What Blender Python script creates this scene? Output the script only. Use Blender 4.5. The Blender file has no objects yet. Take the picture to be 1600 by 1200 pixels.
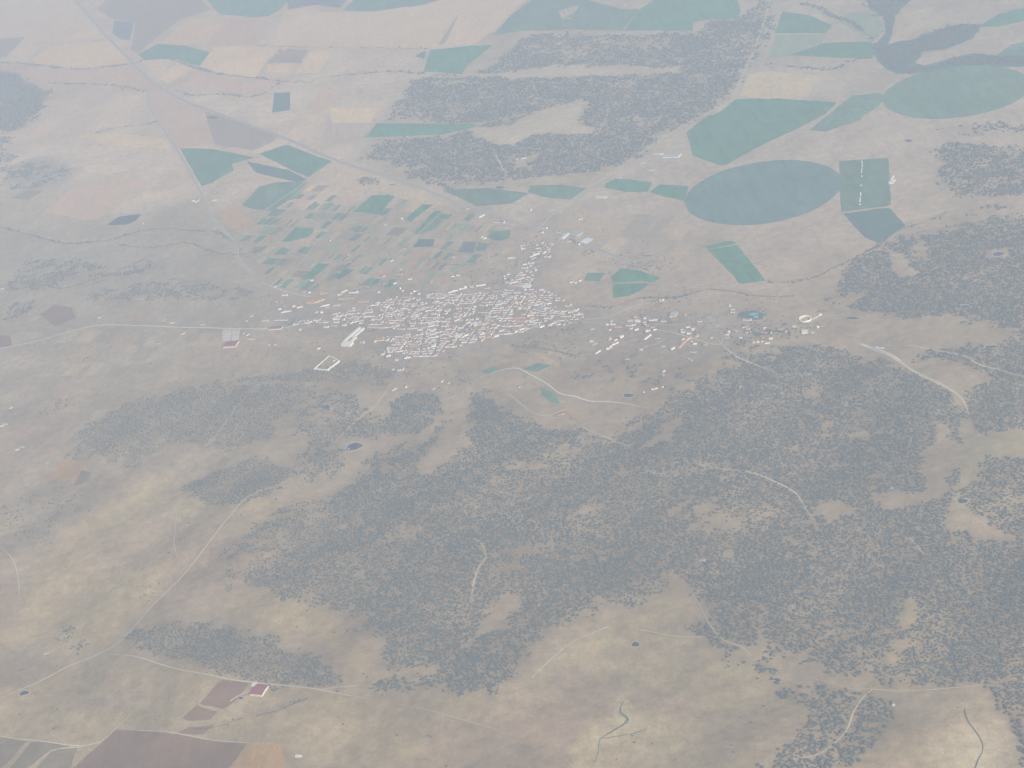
import bpy, bmesh, math, random
import numpy as np
from mathutils import Matrix, Vector, geometry

rad = math.radians
rng = np.random.default_rng(7)
random.seed(7)

# ---------------------------------------------------------------- camera, air and light
CAM_H = 3400.0
FOCAL = 2650.0                 # in photograph pixels (1600 wide)
PITCH, ROLL = rad(28.0), rad(12.3)
FWD = np.array([0, math.cos(PITCH), -math.sin(PITCH)])
_r = np.array([1.0, 0, 0]); _u = np.array([0, math.sin(PITCH), math.cos(PITCH)])
RGT = _r * math.cos(ROLL) - _u * math.sin(ROLL)
UPV = _u * math.cos(ROLL) + _r * math.sin(ROLL)

scene = bpy.context.scene
C = scene.collection
cam = bpy.data.cameras.new("camera")
cam.sensor_width = 36.0
cam.lens = FOCAL / 1600.0 * 36.0
cam.clip_start = 1.0
cam.clip_end = 90000.0
camo = bpy.data.objects.new("camera", cam)
m = Matrix.Identity(4)
for i in range(3):
    m[i][0], m[i][1], m[i][2] = RGT[i], UPV[i], -FWD[i]
m[2][3] = CAM_H
camo.matrix_world = m
C.objects.link(camo)
scene.camera = camo

SUN_EL = rad(33.0)
SUN_AZ = np.array([0.52, -0.85])          # ground direction towards the sun: behind the camera, to its right
SUN_AZ /= np.linalg.norm(SUN_AZ)
sun_dir = Vector((SUN_AZ[0] * math.cos(SUN_EL), SUN_AZ[1] * math.cos(SUN_EL), math.sin(SUN_EL)))
w = bpy.data.worlds.new("World")
scene.world = w
w.use_nodes = True
nt = w.node_tree
sky = nt.nodes.new("ShaderNodeTexSky")
sky.sky_type = 'NISHITA'
sky.sun_disc = False
sky.sun_elevation = SUN_EL
sky.sun_rotation = math.atan2(SUN_AZ[0], SUN_AZ[1])
sky.altitude = 400
sky.dust_density = 2.0
bg = nt.nodes["Background"]
nt.links.new(sky.outputs[0], bg.inputs[0])
bg.inputs[1].default_value = 0.065
sl = bpy.data.lights.new("sun", 'SUN')
sl.energy = 4.2
sl.angle = rad(0.53)
sl.color = (1.0, 0.95, 0.86)
so = bpy.data.objects.new("sun", sl)
so.rotation_euler = sun_dir.to_track_quat('Z', 'Y').to_euler()
so.location = (0, 0, 3000)
C.objects.link(so)
scene.view_settings.view_transform = 'Standard'
scene.view_settings.look = 'None'
scene.view_settings.gamma = 1.0
scene.view_settings.use_curve_mapping = False
scene.view_settings.exposure = 0.72
HAZE_DENSITY = 0.87e-4
HAZE_COLOR = (0.765, 0.872, 1.0, 1)
scene.render.engine = 'CYCLES'
scene.cycles.filter_width = 1.4
scene.cycles.max_bounces = 3
scene.cycles.diffuse_bounces = 2
scene.cycles.glossy_bounces = 1
scene.cycles.volume_bounces = 1
scene.cycles.use_denoising = True
scene.cycles.denoiser = 'OPENIMAGEDENOISE'
scene.cycles.denoising_input_passes = 'RGB_ALBEDO_NORMAL'

# ---------------------------------------------------------------- helpers: terrain and pixel -> ground
def sstep(a, b, x):
    t = np.clip((x - a) / (b - a), 0, 1)
    return t * t * (3 - 2 * t)

def _hash(ix, iy, seed):
    n = (ix.astype(np.int64) * 374761393 + iy.astype(np.int64) * 668265263 + seed * 1442695041) & 0x7fffffff
    n = ((n ^ (n >> 13)) * 1274126177) & 0x7fffffff
    return ((n ^ (n >> 16)) & 0xffff) / 65535.0

def vnoise(x, y, scale, seed=0):
    x = np.asarray(x, float) / scale; y = np.asarray(y, float) / scale
    ix = np.floor(x); iy = np.floor(y)
    fx = x - ix; fy = y - iy
    fx = fx * fx * (3 - 2 * fx); fy = fy * fy * (3 - 2 * fy)
    a = _hash(ix, iy, seed); b = _hash(ix + 1, iy, seed); c = _hash(ix, iy + 1, seed); d = _hash(ix + 1, iy + 1, seed)
    return (a * (1 - fx) + b * fx) * (1 - fy) + (c * (1 - fx) + d * fx) * fy

def fbm(x, y, scale, seed=0, oct=3):
    s = 0; a = 0.5; t = 0
    for k in range(oct):
        s = s + a * vnoise(x, y, scale / 2 ** k, seed + k * 17); t += a; a *= 0.5
    return s / t

VC = np.array([-330.0, 7300.0])
def height(x, y):
    x = np.asarray(x, float); y = np.asarray(y, float)
    near = 1 - sstep(5600, 7200, y + 0.30 * x)
    amp = 5 + 34 * near
    amp = amp * (0.15 + 0.85 * sstep(500, 1100, np.hypot(x - VC[0] - 200, (y - VC[1]) * 1.4)))
    amp = amp * (1 - sstep(17000, 21000, np.hypot(x, y)))
    u = x + 140 * np.sin(y / 410.0 + 1.0); v = y + 160 * np.sin(x / 520.0)
    n = (np.sin(u / 190.0 + v / 330.0) * np.sin(v / 260.0 - u / 700.0 + 0.7)
         + 0.6 * np.sin(u / 95.0 - v / 240.0 + 2.0) * np.sin(v / 120.0 + 0.4)
         + 0.7 * np.sin(u / 420.0 + 0.5) * np.sin(v / 500.0 + 1.2))
    return amp * n * 0.5

def G(px, py):
    """the point of the ground that the photograph shows at pixel px, py"""
    px = np.asarray(px, float); py = np.asarray(py, float)
    d = FWD[:, None] + (px.ravel()[None] - 800) / FOCAL * RGT[:, None] - (py.ravel()[None] - 600) / FOCAL * UPV[:, None]
    t = CAM_H / -d[2]
    for _ in range(7):
        t = (CAM_H - height(d[0] * t, d[1] * t)) / -d[2]
    return np.stack([d[0] * t, d[1] * t], 1)

def P(x, y, z=0.0):
    d = np.stack([x, y, z - CAM_H + 0 * x], 0)
    zz = FWD @ d
    return 800 + FOCAL * (RGT @ d) / zz, 600 - FOCAL * (UPV @ d) / zz, zz

def tag(o, label=None, cat=None, group=None, kind=None):
    if label: o["label"] = label
    if cat: o["category"] = cat
    if group: o["group"] = group
    if kind: o["kind"] = kind
    return o

def mesh_obj(name, verts, faces, mat=None, parent=None, smooth=False):
    me = bpy.data.meshes.new(name)
    me.from_pydata([tuple(map(float, v)) for v in verts], [], [tuple(f) for f in faces])
    me.update()
    if mat: me.materials.append(mat)
    if smooth:
        me.polygons.foreach_set("use_smooth", [True] * len(me.polygons))
    o = bpy.data.objects.new(name, me)
    C.objects.link(o)
    if parent: o.parent = parent
    return o

# ---------------------------------------------------------------- materials
def new_mat(name):
    mt = bpy.data.materials.new(name); mt.use_nodes = True
    n = mt.node_tree
    b = n.nodes["Principled BSDF"]
    b.inputs["Roughness"].default_value = 0.95
    b.inputs["Specular IOR Level"].default_value = 0.1
    return mt, n, b

def noise_node(n, scale, detail=3, rough=0.6, vec=None):
    t = n.nodes.new("ShaderNodeTexNoise")
    t.inputs["Scale"].default_value = scale
    t.inputs["Detail"].default_value = detail
    t.inputs["Roughness"].default_value = rough
    if vec is not None: n.links.new(vec, t.inputs["Vector"])
    return t.outputs["Fac"]

def ramp01(n, fac, lo, hi, a=0.3, b=0.7):
    r = n.nodes.new("ShaderNodeMapRange")
    r.inputs[1].default_value = a; r.inputs[2].default_value = b
    r.inputs[3].default_value = lo; r.inputs[4].default_value = hi
    n.links.new(fac, r.inputs[0])
    return r.outputs[0]

def mathn(n, op, a, b):
    q = n.nodes.new("ShaderNodeMath"); q.operation = op
    for i, v in enumerate((a, b)):
        if isinstance(v, (int, float)): q.inputs[i].default_value = v
        else: n.links.new(v, q.inputs[i])
    return q.outputs[0]

def mul_color(n, col, fac):
    q = n.nodes.new("ShaderNodeVectorMath"); q.operation = 'SCALE'
    n.links.new(col, q.inputs[0]); n.links.new(fac, q.inputs["Scale"])
    return q.outputs[0]

def mixc(n, fac, a, b):
    q = n.nodes.new("ShaderNodeMix"); q.data_type = 'RGBA'
    if isinstance(fac, (int, float)): q.inputs[0].default_value = fac
    else: n.links.new(fac, q.inputs[0])
    for i, v in ((6, a), (7, b)):
        if isinstance(v, tuple): q.inputs[i].default_value = v + (1,) if len(v) == 3 else v
        else: n.links.new(v, q.inputs[i])
    return q.outputs[2]

def pos_vec(n, rot=0.0, sx=1.0, sy=1.0):
    g = n.nodes.new("ShaderNodeNewGeometry")
    mp = n.nodes.new("ShaderNodeMapping")
    mp.inputs["Rotation"].default_value = (0, 0, rot)
    mp.inputs["Scale"].default_value = (sx, sy, 1)
    n.links.new(g.outputs["Position"], mp.inputs["Vector"])
    return mp.outputs[0]

def soil_detail(n, col, streak=0.0, ang=0.3, amt=1.0):
    """wear and grain of earth on top of a flat colour"""
    p = pos_vec(n)
    f1 = ramp01(n, noise_node(n, 1 / 260.0, 5, 0.7, p), 1 - .14 * amt, 1 + .13 * amt)
    f2 = ramp01(n, noise_node(n, 1 / 42.0, 5, 0.7, p), 1 - .20 * amt, 1 + .20 * amt)
    f3 = ramp01(n, noise_node(n, 1 / 6.0, 2, 0.6, p), 1 - .10 * amt, 1 + .10 * amt)
    f = mathn(n, 'MULTIPLY', mathn(n, 'MULTIPLY', f1, f2), f3)
    if streak:
        ps = pos_vec(n, ang, 1 / 14.0, 1 / 260.0)
        fs = ramp01(n, noise_node(n, 1.0, 3, 0.6, ps), 1 - streak, 1 + streak)
        f = mathn(n, 'MULTIPLY', f, fs)
    return mul_color(n, col, f)

FIELD_COL = {
    'green': (0.040, 0.180, 0.105),
    'green2': (0.075, 0.175, 0.120),
    'pivot': (0.065, 0.152, 0.140),
    'dgreen': (0.040, 0.120, 0.105),
    'lgreen': (0.19, 0.26, 0.17),
    'stubble': (0.540, 0.400, 0.215),
    'pale': (0.465, 0.355, 0.225),
    'pink': (0.430, 0.290, 0.190),
    'red': (0.200, 0.115, 0.090),
    'dark': (0.220, 0.180, 0.145),
    'blue': (.10,.13,.16),
    'orange': (0.390, 0.245, 0.130),
    'yard':   (0.430, 0.420, 0.370),
}
REL = {'stubble': (1.26, 1.17, .92), 'pale': (1.15, 1.12, 1.03), 'pink': (1.03, .90, .88), 'orange': (1.20, .95, .72), 'dark': (.58, .60, .66), 'red': (.62, .48, .52),
       'soil1': (1.11, 1.07, 1.0), 'soil2': (.90, .90, .92), 'soil3': (1.20, 1.16, 1.06), 'soil4': (.80, .83, .88), 'soil5': (1.06, .93, .88)}
_fm = {}
def field_mat(kind, ang=0.3):
    key = (kind, round(ang, 1))
    if key in _fm: return _fm[key]
    mt, n, b = new_mat("earth_" + kind)
    c = FIELD_COL.get(kind, (.3, .3, .3))
    p = pos_vec(n)
    info = n.nodes.new("ShaderNodeObjectInfo")
    if kind in REL:       # the parcel's own soil colour is the object's colour
        base = mul_color(n, info.outputs["Color"], ramp01(n, info.outputs["Random"], .97, 1.03, 0, 1))
    else:
        c2 = tuple(v * k for v, k in zip(c, (1.35, 1.10, 1.02)))
        base = mixc(n, ramp01(n, noise_node(n, 1 / 120.0, 5, 0.7, p), 0, 1, .35, .65), c, c2)
        base = mul_color(n, base, ramp01(n, info.outputs["Random"], .92, 1.08, 0, 1))
    if kind in ('pivot', 'green2', 'green'):      # growth differs between sown strips
        ps = pos_vec(n, ang, 1 / 38.0, 1 / 900.0)
        base = mul_color(n, base, ramp01(n, noise_node(n, 1.0, 2, 0.5, ps), .82, 1.18))
        base = mul_color(n, base, ramp01(n, noise_node(n, 1 / 210.0, 3, 0.6, p), .86, 1.14))
    col = soil_detail(n, base, 0.12, ang, 0.8)
    n.links.new(col, b.inputs["Base Color"])
    _fm[key] = mt
    return mt

def plain_mat(name, c, var=0.12, scale=1 / 8.0, rough=0.9, spec=0.1):
    mt, n, b = new_mat(name)
    p = pos_vec(n)
    rgb = n.nodes.new("ShaderNodeRGB"); rgb.outputs[0].default_value = c + (1,)
    info = n.nodes.new("ShaderNodeObjectInfo")
    f = mathn(n, 'MULTIPLY', ramp01(n, noise_node(n, scale, 3, 0.6, p), 1 - var, 1 + var),
              ramp01(n, info.outputs["Random"], 1 - var, 1 + var * .6, 0, 1))
    n.links.new(mul_color(n, rgb.outputs[0], f), b.inputs["Base Color"])
    b.inputs["Roughness"].default_value = rough
    b.inputs["Specular IOR Level"].default_value = spec
    return mt

# ---------------------------------------------------------------- ground
def world_poly(pts):
    a = np.array(pts, float)
    return G(a[:, 0], a[:, 1])

def sdist(poly, x, y):
    """signed distance to a polygon (metres), negative inside"""
    n = len(poly)
    best = np.full(x.shape, 1e12); inside = np.zeros(x.shape, bool)
    for i in range(n):
        ax, ay = poly[i]; bx, by = poly[(i + 1) % n]
        dx, dy = bx - ax, by - ay
        t = np.clip(((x - ax) * dx + (y - ay) * dy) / (dx * dx + dy * dy + 1e-9), 0, 1)
        best = np.minimum(best, (x - ax - t * dx) ** 2 + (y - ay - t * dy) ** 2)
        c = ((ay > y) != (by > y)) & (x < (bx - ax) * (y - ay) / (by - ay + 1e-12) + ax)
        inside ^= c
    d = np.sqrt(best)
    return np.where(inside, -d, d)

# broad soft tones of the land, (pixels in the photograph, colour, softness in metres, strength)
SOFT = [
    # north-west farmland, pale
    ([(-300, -200), (850, -200), (760, 60), (650, 110), (590, 200), (530, 260), (700, 310), (420, 330), (330, 300), (200, 330), (0, 300), (-300, 300)], (.44, .345, .275), 200, 1),
    ([(700, 295), (900, 300), (1080, 215), (1200, 110), (1500, 60), (1700, 60), (1700, 330), (1350, 400), (1200, 470), (1000, 500), (900, 440), (800, 350)], (.36, .30, .25), 150, 1),
    # garden plain round the village
    ([(0, 350), (200, 350), (380, 330), (700, 330), (800, 440), (600, 470), (420, 520), (200, 520), (0, 560), (-100, 500)], (.30, .255, .205), 120, 1),
    # village ground
    ([(420, 470), (560, 455), (640, 455), (800, 440), (840, 370), (870, 380), (850, 450), (900, 480), (1130, 490), (1200, 520), (1100, 560), (930, 580), (880, 520), (700, 560), (600, 580), (560, 520), (440, 520)], (.27, .24, .225), 40, .8),
    # land just below the village
    ([(420, 530), (600, 570), (740, 560), (900, 530), (1100, 560), (1100, 600), (1020, 640), (880, 650), (740, 600), (620, 610), (450, 600)], (.30, .25, .195), 60, .8),
    # shrubby slopes at left
    ([(80, 640), (300, 590), (560, 590), (520, 680), (440, 780), (330, 800), (250, 720), (110, 700)], (.30, .255, .195), 80, .7),
    # light saddle and tawny hillside, lower left
    ([(60, 900), (150, 800), (240, 750), (420, 770), (480, 790), (380, 860), (300, 920), (180, 1010), (0, 1010), (-60, 950)], (.37, .31, .205), 70, .9),
    ([(360, 930), (440, 925), (520, 975), (570, 1020), (560, 1060), (540, 1030), (480, 990), (420, 990), (340, 960)], (.38, .32, .20), 40, .9),
    ([(380, 790), (430, 780), (520, 760), (500, 790), (430, 820), (370, 830)], (.37, .30, .21), 30, .8),
    ([(0, 1020), (150, 1020), (400, 1070), (560, 1085), (700, 1090), (800, 1070), (800, 1210), (-50, 1250), (-50, 1050)], (.345, .295, .205), 50, .9),
    ([(0, 1030), (120, 1030), (60, 1060), (0, 1085)], (.29, .23, .19), 40, .7),
    ([(780, 1100), (840, 1040), (900, 1000), (960, 950), (1050, 920), (1100, 1000), (1200, 1060), (1240, 1130), (1180, 1210), (780, 1210)], (.335, .29, .205), 60, 1),
    ([(800, 1080), (960, 1100), (940, 1130), (900, 1180), (880, 1210), (780, 1210), (760, 1130)], (.31, .24, .195), 55, .8),
    ([(850, 1060), (900, 1040), (970, 1055), (960, 1090), (880, 1085)], (.29, .225, .19), 30, .6),
    ([(280, 860), (400, 830), (470, 880), (360, 930), (240, 960)], (.325, .255, .205), 35, .8),
    ([(140, 1110), (150, 1085), (210, 1068), (228, 1095), (180, 1122)], (.285, .235, .19), 22, .8),
    ([(150, 1040), (220, 1045), (225, 1062), (170, 1065)], (.31, .25, .195), 25, .6),
    ([(-20, 640), (60, 620), (130, 655), (60, 700), (-20, 740)], (.32, .25, .205), 40, .8),
    ([(-20, 850), (22, 862), (42, 960), (-20, 1000)], (.325, .26, .205), 30, .8),
    ([(60, 770), (150, 740), (180, 760), (120, 820), (60, 860), (20, 850)], (.28, .245, .20), 35, .8),
    ([(250, 800), (330, 800), (380, 810), (330, 850), (280, 870), (180, 900), (140, 870)], (.33, .265, .21), 30, .7),
    ([(640, 1140), (760, 1120), (800, 1150), (790, 1210), (700, 1210)], (.315, .25, .20), 40, .7),
    ([(1100, 1120), (1200, 1100), (1240, 1130), (1190, 1180), (1100, 1200)], (.32, .265, .205), 40, .7),
    ([(20, 380), (200, 385), (330, 400), (320, 450), (120, 470), (0, 440)], (.285, .25, .21), 60, .6),
    # pale banks of the stream
    ([(965, 1075), (990, 1075), (990, 1110), (1010, 1130), (970, 1150), (950, 1170), (935, 1210), (890, 1210), (915, 1160), (940, 1130), (962, 1110)], (.43, .38, .27), 26, .85),
    ([(940, 1160), (1000, 1135), (1060, 1135), (1000, 1150), (950, 1160)], (.37, .345, .25), 22, .6),
    ([(995, 1050), (1045, 1058), (1020, 1068), (998, 1065)], (.46, .39, .26), 12, .9),
    ([(990, 1070), (1050, 1075), (1110, 1110), (1090, 1125), (1020, 1120), (990, 1090)], (.31, .25, .2), 25, .7),
    ([(1150, 1210), (1280, 1180), (1380, 1150), (1450, 1130), (1490, 1120), (1600, 1140), (1700, 1300), (1100, 1300)], (.43, .355, .255), 50, .95),
    ([(1470, 1210), (1490, 1140), (1520, 1125), (1560, 1130), (1580, 1170), (1600, 1240), (1450, 1240)], (.49, .445, .345), 42, .85),
    ([(1380, 1080), (1500, 1080), (1560, 1100), (1480, 1120), (1420, 1150), (1370, 1165), (1380, 1120)], (.29, .25, .19), 35, .8),
    ([(1550, 1110), (1600, 1120), (1600, 1160), (1565, 1150)], (.28, .21, .18), 20, .7),
    # clearings and valleys between the oaks
    ([(1500, 600), (1520, 680), (1600, 675), (1640, 690), (1600, 715), (1540, 715), (1510, 770), (1490, 850), (1480, 780), (1500, 720), (1510, 660), (1490, 620)], (.34, .31, .215), 25, .9),
    ([(1290, 470), (1380, 480), (1500, 500), (1530, 540), (1420, 555), (1330, 530), (1260, 530)], (.30, .25, .195), 50, .9),
    ([(1390, 390), (1420, 410), (1434, 428), (1412, 432), (1400, 415)], (.43, .38, .29), 12, .9),
    ([(1405, 930), (1440, 935), (1430, 985), (1412, 985)], (.37, .33, .21), 14, .9),
    ([(1375, 1035), (1400, 1005), (1420, 1003), (1390, 1035)], (.38, .31, .22), 10, .8),
    ([(1040, 800), (1100, 780), (1190, 790), (1180, 860), (1080, 870), (1020, 840)], (.31, .26, .20), 40, .8),
    ([(735, 203), (800, 195), (840, 175), (905, 155), (915, 160), (900, 185), (925, 208), (860, 208), (830, 212), (800, 230), (740, 214)], (.42, .35, .26), 25, 1),
    ([(690, 116), (800, 113), (870, 102), (960, 103), (1060, 107), (1062, 115), (920, 119), (800, 122)], (.40, .33, .26), 25, 1),
    ([(80, 200), (260, 200), (270, 240), (160, 235)], (.43, .34, .27), 60, .8),
    ([(0, 265), (60, 245), (120, 260), (90, 295), (20, 290)], (.27, .25, .23), 60, .8),
]
WOODTONE = []   # filled from the woods below: darker ground tone under the trees

# ---------------------------------------------------------------- the woods: polygons in photograph pixels, density 0..1, tree radius
WOODS = [
    ('main', [(735, 612), (765, 612), (800, 638), (850, 652), (900, 668), (960, 675), (1020, 640), (1060, 618), (1100, 585), (1150, 565), (1230, 530), (1290, 535), (1340, 545), (1420, 575), (1500, 610), (1560, 585), (1640, 600), (1700, 1150), (1600, 1125), (1575, 1090), (1545, 1068), (1480, 1072), (1400, 1072), (1330, 1070), (1240, 1055), (1180, 1040), (1120, 1010), (1085, 960), (1050, 925), (960, 945), (890, 975), (845, 1005), (810, 1000), (790, 940), (740, 1000), (700, 1030), (650, 1060), (600, 1050), (575, 1010), (520, 970), (450, 935), (370, 905), (420, 870), (520, 830), (470, 790), (540, 760), (560, 720), (600, 700), (660, 690), (700, 650)], .88, 4.9),
    ('fringe west', [(300, 900), (340, 860), (380, 830), (420, 800), (480, 770), (540, 740), (640, 720), (700, 760), (700, 940), (640, 1000), (560, 970), (480, 920), (400, 920), (340, 940)], .56, 3.8),
    ('fringe centre', [(790, 1010), (850, 1000), (900, 980), (960, 955), (1040, 935), (1060, 900), (900, 900), (780, 960)], .55, 4.6),
    ('fringe east', [(1180, 1040), (1240, 1055), (1330, 1070), (1420, 1076), (1560, 1068), (1560, 1000), (1180, 990)], .72, 5.0),
    ('scatter south', [(560, 1085), (565, 1050), (600, 1045), (650, 1060), (700, 1030), (740, 995), (800, 940), (860, 1000), (840, 1010), (810, 1050), (790, 1085), (760, 1092), (690, 1085), (640, 1090)], .66, 5.2),
    ('scatter east', [(1240, 1060), (1330, 1070), (1400, 1080), (1400, 1120), (1370, 1160), (1340, 1195), (1230, 1230), (1190, 1230), (1215, 1170), (1245, 1110), (1215, 1085)], .68, 5.4),
    ('edge east', [(1100, 960), (1200, 1000), (1250, 1060), (1180, 1080), (1120, 1050), (1110, 1010), (1060, 975)], .62, 5.2),
    ('lower right corner', [(1540, 1068), (1580, 1090), (1640, 1200), (1600, 1200), (1575, 1120)], .9, 6),
    ('bottom left', [(195, 995), (250, 978), (320, 972), (390, 985), (430, 1000), (490, 1030), (525, 1060), (515, 1078), (430, 1070), (340, 1055), (240, 1030), (200, 1015)], 1.0, 4.2),
    ('slope left', [(90, 690), (150, 650), (220, 620), (300, 600), (380, 590), (500, 600), (470, 640), (410, 690), (350, 705), (260, 705), (200, 740), (150, 730)], .78, 3.3),
    ('slope mid', [(280, 760), (330, 735), (400, 715), (460, 735), (440, 770), (370, 795), (300, 790)], .85, 3.5),
    ('slope west', [(370, 905), (420, 860), (520, 820), (560, 800), (640, 780), (640, 860), (560, 920), (440, 930)], .76, 3.8),
    ('pasture', [(430, 600), (520, 590), (600, 640), (640, 612), (690, 612), (695, 640), (660, 680), (600, 690), (560, 725), (520, 760), (430, 790), (470, 700), (440, 650)], .55, 4.6),
    ('knoll', [(600, 645), (640, 612), (690, 612), (696, 645), (655, 680), (600, 680)], .80, 4.8),
    ('upper east', [(1330, 405), (1400, 372), (1445, 362), (1520, 345), (1600, 328), (1700, 320), (1700, 640), (1560, 610), (1490, 580), (1420, 545), (1470, 530), (1540, 540), (1560, 520), (1480, 500), (1340, 495), (1290, 470), (1305, 430)], .88, 5.6),
    ('mid east', [(1450, 232), (1500, 218), (1600, 226), (1700, 230), (1700, 310), (1600, 305), (1520, 312), (1460, 300), (1450, 260)], .84, 6.4),
    ('north east scatter', [(1470, 192), (1560, 190), (1640, 196), (1640, 215), (1500, 215), (1460, 205)], .45, 7.0),
    ('east line', [(1440, 345), (1500, 322), (1600, 312), (1600, 325), (1500, 342), (1460, 350)], .4, 6.5),
    ('north', [(593, 190), (612, 160), (632, 130), (665, 117), (722, 117), (762, 100), (800, 70), (830, 50), (900, 50), (985, 53), (1075, 50), (1110, 32), (1160, 25), (1215, -30), (1205, 60), (1182, 95), (1160, 132), (1143, 152), (1100, 183), (1060, 203), (1030, 222), (1000, 246), (960, 270), (930, 285), (860, 282), (840, 290), (800, 288), (760, 292), (690, 295), (650, 280), (600, 262), (562, 248), (580, 225), (605, 214), (700, 213), (745, 195), (595, 192)], .76, 6.4),
    ('north west', [(-60, 100), (0, 108), (25, 115), (50, 127), (82, 140), (75, 160), (57, 180), (32, 203), (15, 208), (-60, 210)], .93, 6.0),
    ('west scrub', [(-60, 210), (30, 212), (25, 245), (0, 262), (-60, 270)], .5, 5.0),
    ('riverside', [(1345, -20), (1450, -20), (1400, 20), (1395, 45), (1390, 65), (1430, 60), (1470, 45), (1500, 37), (1535, 38), (1520, 60), (1475, 78), (1440, 86), (1430, 98), (1445, 103), (1490, 90), (1520, 83), (1550, 86), (1660, 86), (1660, 104), (1500, 106), (1440, 113), (1400, 115), (1385, 108), (1370, 95), (1365, 72), (1385, 50), (1380, 25), (1360, 15)], .97, 7.0),
    ('below village', [(880, 590), (930, 560), (1000, 558), (1090, 575), (1100, 600), (1060, 622), (1010, 605), (950, 600)], .40, 5.5),
    ('east hamlet', [(1040, 555), (1080, 550), (1120, 560), (1180, 570), (1250, 540), (1270, 520), (1200, 505), (1160, 515), (1130, 540)], .55, 5.5),
    ('plain west', [(40, 400), (130, 400), (180, 420), (230, 400), (280, 420), (200, 440), (110, 450), (0, 460), (0, 440)], .56, 3.8),
    ('plain mid', [(130, 455), (220, 440), (330, 440), (400, 450), (380, 470), (250, 475), (140, 475)], .5, 3.6),
    ('plain upper', [(0, 262), (60, 250), (125, 262), (110, 290), (30, 300), (0, 290)], .45, 4.5),
    ('plain west low', [(0, 500), (20, 475), (55, 470), (50, 490), (30, 505)], .5, 5.0),
    ('cemetery slope', [(330, 590), (480, 575), (560, 560), (620, 580), (600, 610), (520, 600), (400, 600), (340, 610)], .7, 3.4),
    ('wood patch north', [(640, 262), (680, 270), (650, 268)], .5, 6.0),
    ('trackside', [(553, 280), (575, 276), (598, 283), (592, 291), (565, 290)], .8, 6.0),
    ('north strip', [(448, 0), (540, -10), (530, 12), (490, 8), (450, 15)], .7, 7.0),
]
CLEAR = [
    [(1500, 600), (1520, 680), (1600, 675), (1640, 690), (1600, 715), (1540, 715), (1512, 770), (1495, 850), (1482, 850), (1480, 780), (1500, 720), (1508, 660), (1490, 620)],
    [(1320, 485), (1420, 500), (1520, 530), (1500, 548), (1420, 545), (1350, 540), (1290, 520)],
    [(1390, 390), (1420, 410), (1434, 428), (1412, 432), (1400, 415)],
    [(1405, 930), (1440, 935), (1430, 985), (1412, 985)],
    [(1372, 1038), (1400, 1005), (1425, 1000), (1390, 1035)],
    [(1270, 795), (1290, 785), (1335, 800), (1300, 812)],
    [(1480, 820), (1540, 810), (1600, 840), (1590, 860), (1530, 840)],
    [(1010, 698), (1035, 665), (1080, 638), (1065, 668), (1050, 690)],
    [(700, 605), (735, 610), (728, 690), (700, 715), (665, 745), (655, 728), (690, 690), (700, 660)],
    [(735, 203), (800, 195), (840, 175), (905, 155), (915, 160), (900, 185), (925, 208), (860, 208), (830, 212), (800, 230), (740, 214)],
    [(690, 116), (800, 113), (870, 102), (960, 103), (1060, 107), (1062, 115), (920, 119), (800, 122)],
    [(567, 215), (588, 191), (745, 195), (700, 212)],
    [(1470, 665), (1500, 700), (1480, 780), (1400, 790), (1370, 775), (1440, 760)],
    [(830, 282), (870, 272), (860, 290), (835, 296)],
    [(800, 255), (835, 243), (830, 262), (805, 265)],
    [(535, 690), (560, 682), (585, 692), (570, 712), (535, 712)],
    [(1485, 775), (1525, 775), (1520, 792), (1485, 792)],
    [(1387, 70), (1400, 50), (1430, 38), (1410, 25), (1465, 12), (1440, 47), (1410, 62)],
    [(1540, 390), (1580, 390), (1575, 403), (1545, 403)],
    [(780, 285), (1000, 260), (940, 290), (860, 300)],
]
# thinned places inside the woods: pixel centre, half axes, how much is removed
THIN = [(1070, 800, 60, 22, .6), (1150, 815, 50, 22, .6), (1130, 870, 40, 18, .5), (900, 800, 40, 14, .4), (1020, 740, 60, 12, .5), (840, 860, 40, 16, .5),
        (930, 870, 30, 14, .4), (1270, 620, 18, 26, .7), (1200, 790, 14, 40, .35), (1330, 680, 40, 8, .5), (1430, 730, 24, 10, .5), (1100, 725, 60, 7, .7),
        (1300, 925, 40, 12, .35), (1480, 960, 60, 10, .5), (1450, 890, 60, 10, .35), (600, 830, 60, 20, .5), (560, 900, 60, 20, .3), (680, 790, 60, 10, .4),
        (600, 960, 40, 14, .4), (780, 900, 30, 30, .35), (1240, 850, 24, 14, .4), (1500, 440, 40, 10, .5), (1340, 460, 30, 10, .5), (1440, 395, 14, 24, .6),
        (1240, 700, 40, 5, .6), (820, 730, 60, 8, .4), (880, 705, 30, 8, .5), (1010, 880, 30, 20, .5), (1060, 910, 30, 14, .7), (1570, 460, 30, 6, .4),
        (1540, 260, 40, 6, .5), (1550, 285, 50, 8, .5), (900, 85, 60, 10, .5), (1000, 70, 60, 12, .6), (840, 160, 40, 10, .4), (980, 130, 60, 10, .4),
        (700, 240, 40, 5, .5), (900, 230, 40, 8, .3), (1000, 190, 30, 8, .4), (700, 130, 40, 5, .5), (560, 735, 26, 10, .6), (620, 735, 30, 8, .4)]

woods_w = [(n_, world_poly(p), d, r) for n_, p, d, r in WOODS]
clear_w = [world_poly(p) for p in CLEAR]

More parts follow.
